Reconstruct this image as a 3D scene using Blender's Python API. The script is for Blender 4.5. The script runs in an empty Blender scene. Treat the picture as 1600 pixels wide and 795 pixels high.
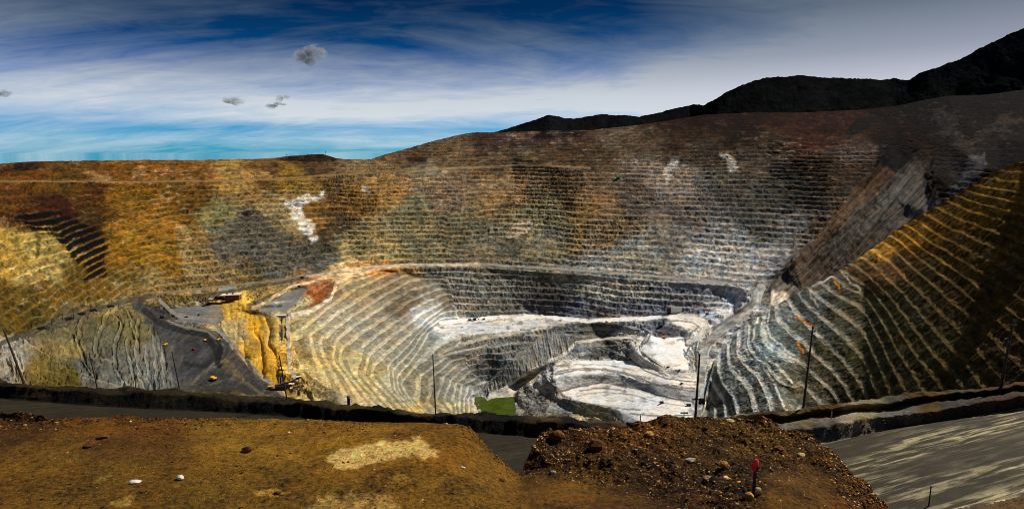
import bpy, bmesh, math, random
import numpy as np
from mathutils import Vector, Matrix, geometry
random.seed(7); rng = np.random.RandomState(7)
S = bpy.context.scene
COL = S.collection
R = math.radians

# ------------------------------------------------------------------ camera
F = 953.0; PITCH = math.atan(157.5/953.0)
cp, sp = math.cos(PITCH), math.sin(PITCH)
cam = bpy.data.objects.new('camera', bpy.data.cameras.new('camera')); COL.objects.link(cam)
cam.data.sensor_width = 36; cam.data.lens = F/1600*36
cam.data.clip_start = 0.2; cam.data.clip_end = 60000
cam.rotation_euler = (math.pi/2-PITCH, 0, 0)
S.camera = cam
S.view_settings.view_transform = 'Standard'; S.view_settings.look = 'None'
S.view_settings.exposure = 0.08; S.view_settings.gamma = 1
S.view_settings.use_curve_mapping = False
S.cycles.pixel_filter_type = 'BLACKMAN_HARRIS'; S.cycles.filter_width = 0.9
S.render.resolution_x = 1024; S.render.resolution_y = 508

# ------------------------------------------------------------------ sun and sky
SUN_AZ, SUN_EL = R(62), R(47)           # azimuth clockwise from the view direction (+Y)
sd = Vector((math.sin(SUN_AZ)*math.cos(SUN_EL), math.cos(SUN_AZ)*math.cos(SUN_EL), math.sin(SUN_EL)))
sun = bpy.data.objects.new('sun', bpy.data.lights.new('sun', 'SUN')); COL.objects.link(sun)
sun.data.energy = 5.0; sun.data.angle = R(0.53); sun.data.color = (1, .93, .82)
sun.rotation_euler = (-sd).to_track_quat('-Z', 'Y').to_euler()
W = bpy.data.worlds.new('World'); S.world = W; W.use_nodes = True

def srgb(c):
    c = np.asarray(c, float)/255.0
    return np.where(c <= .04045, c/12.92, ((c+.055)/1.055)**2.4)

class NT:
    """small helper for node trees"""
    def __init__(s, tree): s.t = tree; s.n = tree.nodes; s.l = tree.links
    def new(s, typ, **kw):
        n = s.n.new(typ)
        for k, v in kw.items():
            if k.startswith('i_'): s.put(n.inputs[k[2:].replace('_', ' ')], v)
            else: setattr(n, k, v)
        return n
    def put(s, sock, v):
        if isinstance(v, bpy.types.NodeSocket): s.l.new(v, sock)
        elif isinstance(v, bpy.types.Node): s.l.new(v.outputs[0], sock)
        else: sock.default_value = v
    def m(s, op, a, b=0.0, c=None, clamp=False):
        n = s.n.new('ShaderNodeMath'); n.operation = op; n.use_clamp = clamp
        s.put(n.inputs[0], a); s.put(n.inputs[1], b)
        if c is not None: s.put(n.inputs[2], c)
        return n.outputs[0]
    def mix(s, f, a, b, bt='MIX'):
        n = s.n.new('ShaderNodeMix'); n.data_type = 'RGBA'; n.blend_type = bt; n.clamp_factor = True
        s.put(n.inputs[0], f)
        for k, v in ((6, a), (7, b)):
            if isinstance(v, (tuple, list)): v = tuple(v)+((1,) if len(v) == 3 else ())
            s.put(n.inputs[k], v)
        return n.outputs[2]
    def ramp(s, f, stops, interp='LINEAR'):
        n = s.n.new('ShaderNodeValToRGB'); n.color_ramp.interpolation = interp
        e = n.color_ramp.elements
        while len(e) < len(stops): e.new(0.5)
        for el, (p, c) in zip(e, stops):
            el.position = p; el.color = (c, c, c, 1) if not hasattr(c, '__len__') else tuple(c)+(1,)
        s.put(n.inputs[0], f); return n.outputs[0]
    def noise(s, vec, scale, detail=6, rough=.55, dist=0.0):
        n = s.n.new('ShaderNodeTexNoise'); s.put(n.inputs['Vector'], vec)
        n.inputs['Scale'].default_value = scale; n.inputs['Detail'].default_value = detail
        n.inputs['Roughness'].default_value = rough; n.inputs['Distortion'].default_value = dist
        return n.outputs[0]
    def vmath(s, op, a, b):
        n = s.n.new('ShaderNodeVectorMath'); n.operation = op; s.put(n.inputs[0], a)
        s.put(n.inputs[1], b); return n.outputs[0]

w = NT(W.node_tree); w.n.clear()
sky = w.new('ShaderNodeTexSky', sky_type='NISHITA', sun_disc=False, sun_elevation=SUN_EL, sun_rotation=SUN_AZ)
sky.altitude = 2200; sky.air_density = 1.0; sky.dust_density = 1.5; sky.ozone_density = 2.5
tc = w.new('ShaderNodeTexCoord'); sep = w.new('ShaderNodeSeparateXYZ'); w.l.new(tc.outputs['Generated'], sep.inputs[0])
el = w.m('MAXIMUM', sep.outputs[2], 0.0)
# the blue of the clear gaps gets deeper away from the horizon and away from the sun
azs = w.m('ADD', w.m('MULTIPLY', sep.outputs[0], math.sin(SUN_AZ)), w.m('MULTIPLY', sep.outputs[1], math.cos(SUN_AZ)))
deep = w.ramp(el, [(0, (.08, .56, 1.0)), (.06, (.015, .46, .90)), (.12, (.012, .22, .56)), (.17, (.005, .13, .27)), (.22, (.003, .07, .16)), (.4, (.012, .09, .18)), (1, (.03, .1, .2))])
base = w.mix(1.0, sky.outputs[0], deep, 'MULTIPLY')
# thin high cloud: a sheet seen at a slant, so it stretches along the horizon
den = w.m('ADD', el, 0.22)
cx = w.m('DIVIDE', sep.outputs[0], den); cy = w.m('DIVIDE', sep.outputs[1], den)
cv = w.new('ShaderNodeCombineXYZ'); w.l.new(cx, cv.inputs[0]); w.l.new(cy, cv.inputs[1])
rot = w.new('ShaderNodeMapping'); w.l.new(cv.outputs[0], rot.inputs[0]); rot.inputs['Rotation'].default_value = (0, 0, R(-30)); rot.inputs['Scale'].default_value = (.5, 1.2, 1)
rot.inputs['Location'].default_value = (1.3, 0.4, 0)
n1 = w.noise(rot.outputs[0], 1.1, 7, .6, .9)
n2 = w.noise(rot.outputs[0], 4.6, 7, .65, 1.2)
nn = w.m('ADD', w.m('MULTIPLY', n1, .73), w.m('MULTIPLY', n2, .27))
# cover: broken at the very horizon, solid band above it, opening higher up; thicker towards the sun
band = w.ramp(el, [(0, .40), (.02, .44), (.038, .36), (.055, .56), (.07, .66), (.11, .60), (.15, .47), (.19, .38), (.23, .31), (.3, .34), (1, .36)])
azr = w.m('MULTIPLY', w.m('MAXIMUM', w.m('SUBTRACT', azs, .60), 0.0), 1.5)
cov = w.m('SUBTRACT', w.m('ADD', w.m('ADD', nn, band), azr), .79)
cov = w.m('MULTIPLY', cov, 2.6, clamp=True)
covs = w.m('MULTIPLY', w.m('POWER', cov, 1.1), .95, clamp=True)
ccol = w.ramp(el, [(0, (6.8, 7.6, 8.0)), (.05, (6.6, 7.1, 7.4)), (.09, (5.7, 6.1, 6.6)), (.14, (2.9, 3.4, 4.0)), (.20, (1.25, 1.7, 2.15)), (.30, (1.0, 1.35, 1.7)), (.6, (1.5, 1.7, 2.0)), (1, (1.6, 1.8, 2.1))])
ccol = w.mix(w.m('MULTIPLY', azr, 2.0, clamp=True), ccol, w.mix(1.0, ccol, (1.04, .955, 1.0), 'MULTIPLY'))   # faint mauve towards the sun
out = w.mix(covs, base, ccol)
bg = w.new('ShaderNodeBackground'); w.l.new(out, bg.inputs[0]); bg.inputs[1].default_value = 0.1
wo = w.new('ShaderNodeOutputWorld'); w.l.new(bg.outputs[0], wo.inputs[0])

# ------------------------------------------------------------------ helpers
def ray(px, py):
    xc = (np.asarray(px, float)-800)/F; yc = -(np.asarray(py, float)-397.5)/F
    return xc, cp+sp*yc, -sp+cp*yc
def inv_depth(px, py, v):
    """v > 0: forward distance in metres; v < 0: height below the viewpoint"""
    dx, dy, dz = ray(px, py)
    return 1.0/v if v > 0 else float(dz/(v*dy))
def at(px, py, v):
    dx, dy, dz = ray(px, py); Y = 1.0/inv_depth(px, py, v)
    return Vector((float(dx/dy*Y), float(Y), float(dz/dy*Y)))

_P = np.random.RandomState(11).permutation(256).astype(np.int32); _P = np.concatenate([_P, _P, _P])
_V = np.random.RandomState(12).uniform(-1, 1, 768).astype(np.float32)
def _cell(x):
    x = np.asarray(x, np.float32); f = np.floor(x); t = x-f
    return f.astype(np.int32) & 255, t*t*(3-2*t)
def vnoise(x, y, z, seed=0):
    i, fx = _cell(x+seed*.37); j, fy = _cell(y+seed*.71); k, fz = _cell(z)
    k = (k+seed*7) & 255
    a = _P[i]; b = _P[i+1]; aa = _P[a+j]; ab = _P[a+j+1]; ba = _P[b+j]; bb = _P[b+j+1]
    l = lambda q, k_: _V[_P[q+k_]]
    x0 = l(aa, k); x1 = l(ba, k); y0 = x0+fx*(x1-x0); x0 = l(ab, k); x1 = l(bb, k); y1 = x0+fx*(x1-x0); z0 = y0+fy*(y1-y0)
    k = k+1
    x0 = l(aa, k); x1 = l(ba, k); y0 = x0+fx*(x1-x0); x0 = l(ab, k); x1 = l(bb, k); y1 = x0+fx*(x1-x0); z1 = y0+fy*(y1-y0)
    return z0+fz*(z1-z0)
def vnoise2(x, y, seed=0):
    i, fx = _cell(x+seed*.37); j, fy = _cell(y+seed*.71); i = (i+seed*7) & 255
    a = _P[i]; b = _P[i+1]
    x0 = _V[_P[a+j]]; x1 = _V[_P[b+j]]; y0 = x0+fx*(x1-x0); x0 = _V[_P[a+j+1]]; x1 = _V[_P[b+j+1]]; y1 = x0+fx*(x1-x0)
    return y0+fy*(y1-y0)
def fbm2(x, y, octv=4, seed=0, gain=.5):
    a, s, r = 1.0, 0.0, 0
    for o in range(octv):
        r = r+a*vnoise2(x*2**o, y*2**o, seed+o*17); s += a; a *= gain
    return r/s
def fbm(x, y, z, octv=4, seed=0, gain=.5):
    a, s, r = 1.0, 0.0, 0
    for o in range(octv):
        r = r+a*vnoise(x*2**o, y*2**o, z*2**o, seed+o*17); s += a; a *= gain
    return r/s
def blur(a, s):
    if s <= 0: return a
    k = int(3*s); g = np.exp(-.5*(np.arange(-k, k+1)/s)**2); g /= g.sum()
    for ax in (0, 1):
        p = np.pad(a, [(k, k) if i == ax else (0, 0) for i in (0, 1)], mode='edge')
        a = sum(g[i]*np.take(p, range(i, i+a.shape[ax]), axis=ax) for i in range(2*k+1))
    return a
def sstep(a, b, x):
    t = np.clip((x-a)/(b-a), 0, 1); return t*t*(3-2*t)

def interp_tri(lines, PX, PY):
    """constrained triangulation of measured points, evaluated over PX, PY (1/depth is linear on planes)"""
    vs, es, idx = [], [], {}
    for ln in lines:
        prev = None
        for (x, y, v) in ln:
            key = (x, y)
            if key not in idx:
                idx[key] = len(vs); vs.append((x, y, inv_depth(x, y, v)))
            if prev is not None and prev != idx[key]: es.append((prev, idx[key]))
            prev = idx[key]
    out = geometry.delaunay_2d_cdt([Vector(v[:2]) for v in vs], es, [], 0, 1e-4, True)
    V, E, T, ov = out[0], out[1], out[2], out[3]
    val = []
    for i, v in enumerate(V):
        if ov[i]: val.append(vs[ov[i][0]][2])
        else:   # a crossing of two break lines
            d = sorted(((v.x-q[0])**2+(v.y-q[1])**2, q[2]) for q in vs)[:2]
            w0, w1 = 1/(d[0][0]+1e-6), 1/(d[1][0]+1e-6); val.append((d[0][1]*w0+d[1][1]*w1)/(w0+w1))
    res = np.full(PX.shape, np.nan)
    for t in T:
        (x0, y0), (x1, y1), (x2, y2) = [(V[i].x, V[i].y) for i in t]
        det = (y1-y2)*(x0-x2)+(x2-x1)*(y0-y2)
        if abs(det) < 1e-9: continue
        c0 = np.searchsorted(PX[0], min(x0, x1, x2)-1); c1 = np.searchsorted(PX[0], max(x0, x1, x2)+1)
        if c1 <= c0: continue
        sx = PX[:, c0:c1]; sy = PY[:, c0:c1]
        a = ((y1-y2)*(sx-x2)+(x2-x1)*(sy-y2))/det; b = ((y2-y0)*(sx-x2)+(x0-x2)*(sy-y2))/det; c = 1-a-b
        m = (a >= -1e-6) & (b >= -1e-6) & (c >= -1e-6)
        res[:, c0:c1][m] = (a*val[t[0]]+b*val[t[1]]+c*val[t[2]])[m]
    # anything outside the hull takes its nearest column value
    for col in range(res.shape[1]):
        g = res[:, col]; ok = ~np.isnan(g)
        if ok.any() and not ok.all():
            g[~ok] = np.interp(np.where(~ok)[0], np.where(ok)[0], g[ok])
    return res
def sheet_depth(lines, PX, PY, sig, step=1.5):
    xs = np.arange(PX.min()-6, PX.max()+8, step); ys = np.arange(PY.min()-12, PY.max()+8, step)
    gx = np.repeat(xs[None], len(ys), 0); gy = np.repeat(ys[:, None], len(xs), 1)
    g = blur(interp_tri(lines, gx, gy), sig/step)
    u = (PX-xs[0])/step; v = (PY-ys[0])/step; i = u.astype(int); j = v.astype(int); u -= i; v -= j
    return (g[j, i]*(1-u)+g[j, i+1]*u)*(1-v)+(g[j+1, i]*(1-u)+g[j+1, i+1]*u)*v
def in_poly(PX, PY, poly):
    m = np.zeros(PX.shape, bool); n = len(poly)
    for i in range(n):
        (x0, y0), (x1, y1) = poly[i], poly[(i+1) % n]
        if y0 == y1: continue
        c = ((y0 > PY) != (y1 > PY)) & (PX < (x1-x0)*(PY-y0)/(y1-y0)+x0)
        m ^= c
    return m
def seg_dist(PX, PY, line, ky=1.0):
    d = np.full(PX.shape, 1e9)
    for (x0, y0), (x1, y1) in zip(line, line[1:]):
        dx, dy = x1-x0, (y1-y0)*ky; L = dx*dx+dy*dy+1e-9
        t = np.clip(((PX-x0)*dx+(PY-y0)*ky*dy)/L, 0, 1)
        d = np.minimum(d, np.hypot(PX-x0-t*dx, (PY-y0)*ky-t*dy))
    return d
def sheet_grid(x0, x1, nx, nr, top, bot):
    xs = np.linspace(x0, x1, nx)
    t = np.interp(xs, [p[0] for p in top], [p[1] for p in top]); b = np.interp(xs, [p[0] for p in bot], [p[1] for p in bot])
    s = np.linspace(0, 1, nr)[:, None]
    return np.repeat(xs[None], nr, 0), t[None]*(1-s)+b[None]*s

def grid_objects(X, Y, Z, colr, cls, names, mats, smooth_=True):
    """one structure object per class of face"""
    nr, nx = X.shape
    I = np.arange(nr*nx).reshape(nr, nx)
    Q = np.stack([I[1:, :-1], I[1:, 1:], I[:-1, 1:], I[:-1, :-1]], -1).reshape(-1, 4)
    qc = cls[:-1, :-1].reshape(-1)
    P = np.stack([X, Y, Z], -1).reshape(-1, 3); C = colr.reshape(-1, 3)
    obs = []
    for k, nm in enumerate(names):
        q = Q[qc == k]
        if len(q) == 0: continue
        u, inv = np.unique(q, return_inverse=True); q = inv.reshape(-1, 4)
        me = bpy.data.meshes.new(nm)
        me.vertices.add(len(u)); me.vertices.foreach_set('co', P[u].astype(np.float32).ravel())
        me.loops.add(q.size); me.loops.foreach_set('vertex_index', q.astype(np.int32).ravel())
        me.polygons.add(len(q)); me.polygons.foreach_set('loop_start', np.arange(0, q.size, 4, dtype=np.int32))
        me.polygons.foreach_set('use_smooth', np.full(len(q), smooth_))
        me.update(calc_edges=True)
        ca = me.color_attributes.new('rock', 'FLOAT_COLOR', 'POINT')
        ca.data.foreach_set('color', np.concatenate([C[u], np.ones((len(u), 1))], 1).astype(np.float32).ravel())
        me.materials.append(mats[k] if isinstance(mats, list) else mats)
        o = bpy.data.objects.new(nm, me); COL.objects.link(o); o['kind'] = 'structure'; obs.append(o)
    return obs

def rock_mat(name, scales, bump=.5, contrast=.35, rough=.92, spec=.15, streak=None):
    m = bpy.data.materials.new(name); m.use_nodes = True; t = NT(m.node_tree); b = t.n['Principled BSDF']
    at_ = t.new('ShaderNodeAttribute', attribute_name='rock')
    co = t.new('ShaderNodeTexCoord').outputs['Object']
    h = None
    for s, wgt in scales:
        n = t.m('MULTIPLY', t.noise(co, 1.0/s, 5, .62), wgt)
        h = n if h is None else t.m('ADD', h, n)
    tot = sum(x[1] for x in scales)
    h = t.m('DIVIDE', h, tot)
    g = t.m('POWER', t.m('ADD', t.m('MULTIPLY', t.m('SUBTRACT', h, .5), 2.0*contrast*2), 1.0), 1.5)
    hv = t.noise(co, 1.0/(scales[0][0]*3.1), 4, .6)
    tint = t.mix(t.ramp(hv, [(.35, 0), (.65, 1)]), (1.08, .98, .86), (.93, 1.0, 1.06))
    c = t.mix(1.0, at_.outputs['Color'], tint, 'MULTIPLY')
    gg = t.new('ShaderNodeCombineXYZ'); [t.l.new(g, gg.inputs[i]) for i in range(3)]
    c = t.mix(1.0, c, gg.outputs[0], 'MULTIPLY')
    t.put(b.inputs['Base Color'], c)
    b.inputs['Roughness'].default_value = rough; b.inputs['Specular IOR Level'].default_value = spec
    bp = t.new('ShaderNodeBump'); bp.inputs['Strength'].default_value = bump; bp.inputs['Distance'].default_value = scales[0][0]*.6
    t.put(bp.inputs['Height'], h); t.l.new(bp.outputs[0], b.inputs['Normal'])
    return m

def paint(anchors, PX, PY, warp=18, pw=3.0, seed=3):
    """rock colour between sampled places, its borders broken up by noise"""
    wx = PX+warp*1.6*fbm2(PX/38, PY/22, 5, seed, .68); wy = PY+warp*fbm2(PX/38+9, PY/22+5, 5, seed+5, .68)
    num = 0; den = 0
    for (x, y, c) in anchors:
        d2 = ((wx-x)**2+((wy-y)*1.35)**2)+30
        k = d2**(-pw); num = num+k[..., None]*srgb(c); den = den+k
    return num/den[..., None]

# ------------------------------------------------------------------ the open pit (everything beyond the near road)
topA = [(-60, 259), (0, 256), (60, 252), (110, 251), (200, 250), (300, 250), (400, 248), (430, 246), (470, 242), (505, 240), (522, 246), (540, 249), (580, 249), (600, 242), (640, 231), (680, 219), (715, 211), (745, 206), (765, 207), (790, 206), (860, 204), (920, 203), (1000, 195), (1060, 186), (1100, 179), (1180, 176), (1250, 176), (1340, 172), (1400, 166), (1440, 157), (1480, 150), (1540, 148), (1600, 140), (1660, 130)]
botA = [(-60, 660), (0, 660), (400, 690), (1110, 700), (1150, 660), (1200, 590), (1245, 530), (1300, 478), (1375, 420), (1440, 365), (1500, 328), (1600, 277), (1660, 250)]
rimY = 4200
A = []
A.append([(x, y-3, float(np.interp(x, [-60, 540, 600, 1000, 1200, 1400, 1660], [4200, 4200, 4300, 4250, 3950, 3500, 3200]))) for x, y in topA])
A += [
 # top of the benched wall, a fairly level line all round
 [(-60, 300, -95), (0, 300, -100), (100, 300, -115), (200, 292, -125), (300, 285, -130), (400, 281, -135), (500, 280, -138), (600, 282, -142), (700, 280, -140), (800, 276, -130), (900, 272, -107), (1000, 270, -97), (1100, 266, -84), (1200, 262, -69), (1300, 250, -29)],
 # middle shelf of the rim
 [(560, 262, -85), (700, 250, -38), (800, 238, 3750), (900, 232, 3700), (1000, 228, 3600), (1100, 222, 3500), (1200, 214, 3400), (1300, 208, 3250), (1340, 205, 3180)],
 [(1300, 250, 2900), (1400, 238, 2900), (1480, 225, 2800), (1560, 215, 2700), (1660, 200, 2550)],
 [(1340, 205, 3180), (1400, 200, 3150), (1500, 190, 3000), (1660, 175, 2850)],
 [(1450, 330, 2350), (1500, 300, 2280), (1560, 270, 2200), (1660, 230, 2120)],
 # foot of that wall: the long level road round the pit
 [(-60, 556, -335), (0, 532, -350), (60, 512, -375), (150, 479, -425), (200, 466, -455), (240, 457, -470), (360, 443, -470), (480, 430, -470), (560, 418, -470), (620, 412, -470), (750, 411, -470), (900, 420, -470), (1000, 428, -470), (1100, 436, -470), (1185, 443, -470), (1215, 447, -470)],
 [(240, 461, -471), (360, 448, -471), (480, 434, -471), (560, 422, -471), (620, 415, -471), (750, 414.5, -471), (900, 423.5, -471), (1000, 431.5, -471), (1100, 440, -472), (1165, 450, -480)],
 # slide
 [(1392, 240, 2880), (1350, 290, 2650), (1290, 350, 2430), (1240, 405, 2280), (1215, 438, -468)],
 [(1440, 262, 2700), (1400, 310, 2450), (1350, 370, 2300), (1290, 430, 2180), (1255, 455, -478)],
 [(1215, 447, -470), (1240, 470, -500), (1290, 462, -490), (1400, 400, -370), (1500, 330, 2300), (1660, 255, 2150)],
 [(1185, 455, -488), (1200, 468, -500), (1240, 490, -520), (1300, 470, -500)],
 # left road and spoil slope
 [(-60, 566, -336), (0, 541, -351), (60, 519, -376), (150, 487, -424), (185, 476, -445), (240, 463, -471)],
 [(-60, 576, -326), (10, 545, -340), (60, 524, -365), (110, 506, -388), (185, 479, -438), (215, 490, -450), (237, 508, -468), (255, 545, -490), (285, 610, -515)],
 [(10, 545, -340), (22, 575, -345), (36, 600, -352), (40, 660, -365)],
 [(60, 560, -372), (120, 560, -402), (180, 550, -432), (225, 565, -465)],
 [(60, 600, -368), (150, 604, -400), (220, 612, -450), (300, 640, -500)],
 # pads left of the nose
 [(240, 463, -471), (262, 482, -482), (275, 500, -486), (340, 506, -492), (352, 530, -500), (400, 583, -512), (440, 618, -520), (500, 645, -528)],
 [(237, 508, -480), (280, 520, -492), (300, 560, -505), (320, 610, -516), (400, 640, -520), (440, 660, -522)],
 [(262, 482, -482), (320, 477, -480), (345, 473, -478), (350, 480, -480), (342, 506, -490)],
 [(345, 471, -470), (360, 462, -468), (400, 487, -466), (425, 492, -468), (436, 498, -474)],
 [(300, 462, -474), (380, 452, -474), (440, 442, -472), (480, 436, -471)],
 # platform on the nose
 [(400, 487, -468), (430, 460, -470), (465, 445, -470), (530, 430, -471), (590, 421, -471), (620, 418, -473)],
 [(400, 489, -476), (436, 494, -477), (480, 486, -476), (512, 470, -475), (522, 445, -474), (545, 432, -474)],
 [(436, 498, -478), (432, 560, -500), (433, 605, -520)], [(448, 498, -478), (450, 560, -500), (452, 600, -514), (500, 635, -522)],
 # level lines of the nose wall, each runs from the far side round to the near side
 [(600, 425, -490), (555, 446, -490), (520, 468, -490), (486, 496, -491), (470, 512, -492), (484, 550, -498), (520, 608, -508), (550, 655, -515)],
 [(640, 430, -510), (590, 462, -516), (550, 492, -520), (518, 520, -521), (504, 534, -522), (516, 562, -525), (555, 610, -533), (610, 665, -540)],
 [(680, 440, -530), (640, 470, -548), (600, 505, -555), (565, 537, -560), (543, 558, -562), (560, 590, -566), (610, 640, -572), (655, 690, -575)],
 [(700, 462, -568), (670, 495, -592), (640, 530, -602), (605, 568, -608), (591, 583, -610), (612, 608, -612), (655, 648, -618), (695, 697, -620)],
 [(690, 498, -628), (674, 519, -645), (662, 548, -654), (640, 587, -664), (630, 602, -667), (650, 628, -672), (690, 663, -682), (720, 695, -690)],
 [(700, 560, -680), (700, 590, -708), (715, 620, -738), (735, 690, -770)],
 # lower far wall
 [(700, 440, -524), (800, 440, -524), (900, 443, -516), (1000, 448, -504), (1100, 455, -504), (1150, 462, -514)],
 [(700, 475, -592), (800, 468, -579), (900, 470, -567), (1000, 470, -544), (1100, 470, -531), (1148, 478, -541)],
 [(690, 503, -635), (720, 498, -632), (770, 493, -626), (840, 491, -622), (920, 499, -615), (1000, 493, -583), (1060, 487, -568), (1105, 488, -563), (1125, 498, -565), (1150, 490, -558)],
 # dump pad and its face
 [(690, 506, -636), (740, 501, -634), (840, 496, -627), (920, 503, -617), (1000, 500, -588)],
 [(672, 520, -648), (720, 524, -660), (800, 516, -650), (860, 508, -634), (900, 506, -622)],
 # ramp under the pad
 [(686, 552, -662), (740, 532, -655), (800, 522, -650), (860, 511, -637)],
 [(690, 556, -664), (760, 540, -668)],
 [(862, 508, -636), (850, 525, -655), (800, 563, -705), (762, 598, -770), (752, 612, -792)],
 [(900, 534, -668), (885, 550, -685), (830, 578, -728), (790, 604, -775), (765, 615, -793)],
 [(743, 620, -800), (802, 620, -800)], [(745, 700, -800), (800, 700, -800)],
 [(802, 620, -800), (812, 600, -790), (868, 564, -704)], [(800, 700, -800), (806, 640, -798), (825, 600, -770), (872, 575, -710)],
 # benches between the pad road and the white floor
 [(862, 509, -635), (920, 506, -620), (990, 503, -592), (1005, 508, -595)],
 [(900, 533, -662), (940, 526, -655), (985, 524, -630), (998, 532, -633), (993, 548, -640), (1005, 560, -643), (1030, 574, -645), (1060, 584, -647), (1092, 584, -644)],
 [(903, 538, -664), (940, 531, -658), (978, 529, -634)],
 [(915, 562, -696), (960, 560, -680), (985, 557, -665)],
 # white floor and lower bowl
 [(868, 566, -705), (930, 563, -697), (985, 561, -680), (1000, 570, -664), (1040, 588, -654), (1088, 590, -650)],
 [(866, 590, -712), (900, 584, -706), (960, 584, -690), (1010, 596, -670), (1060, 604, -658), (1092, 606, -654)],
 [(875, 612, -738), (900, 604, -734), (940, 598, -718), (990, 606, -697), (1040, 622, -686), (1080, 630, -680)],
 [(872, 618, -740), (900, 628, -740), (950, 636, -728), (975, 644, -720), (1000, 660, -710), (1090, 690, -690)],
 [(868, 624, -752), (900, 645, -766), (940, 665, -770), (1000, 700, -770)],
 # upper white pad
 [(1005, 508, -595), (1030, 508, -592), (1060, 512, -594), (1082, 520, -600)], [(1013, 514, -603), (1040, 527, -620), (1065, 525, -617)],
 [(1020, 545, -628), (1020, 560, -636), (1045, 576, -641), (1075, 578, -641), (1066, 545, -622), (1065, 525, -617)],
 [(1085, 522, -604), (1080, 545, -620), (1085, 578, -641)], [(1085, 505, -585), (1105, 512, -588), (1100, 530, -600), (1085, 540, -612)],
 # long ramp on the right
 [(1185, 447, -474), (1188, 460, -487), (1180, 478, -505), (1150, 502, -540), (1125, 522, -572), (1104, 545, -605), (1094, 580, -640), (1092, 606, -655), (1088, 640, -676), (1085, 700, -695)],
 [(1165, 450, -480), (1172, 470, -500), (1160, 485, -520), (1130, 507, -555), (1112, 522, -578), (1092, 548, -610)],
 [(1200, 468, -495), (1175, 492, -520), (1140, 522, -565), (1116, 560, -615), (1108, 600, -645), (1104, 640, -672), (1100, 720, -698)],
]
A.append([(x, y+3, v) for (x, y), v in zip(botA, [-300, -300, -545, -745, 1900, 2100, 2250, 2330, 2330, 2300, 2250, 2200, 2180])])
NXA, NRA = 1500, 400
PX, PY = sheet_grid(-60, 1660, NXA, NRA, topA, botA)
D = sheet_depth(A, PX, PY, 2.2)
dx, dy, dz = ray(PX, PY)
Y0 = 1/D; X0 = dx/dy*Y0; Z0 = dz/dy*Y0

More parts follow.
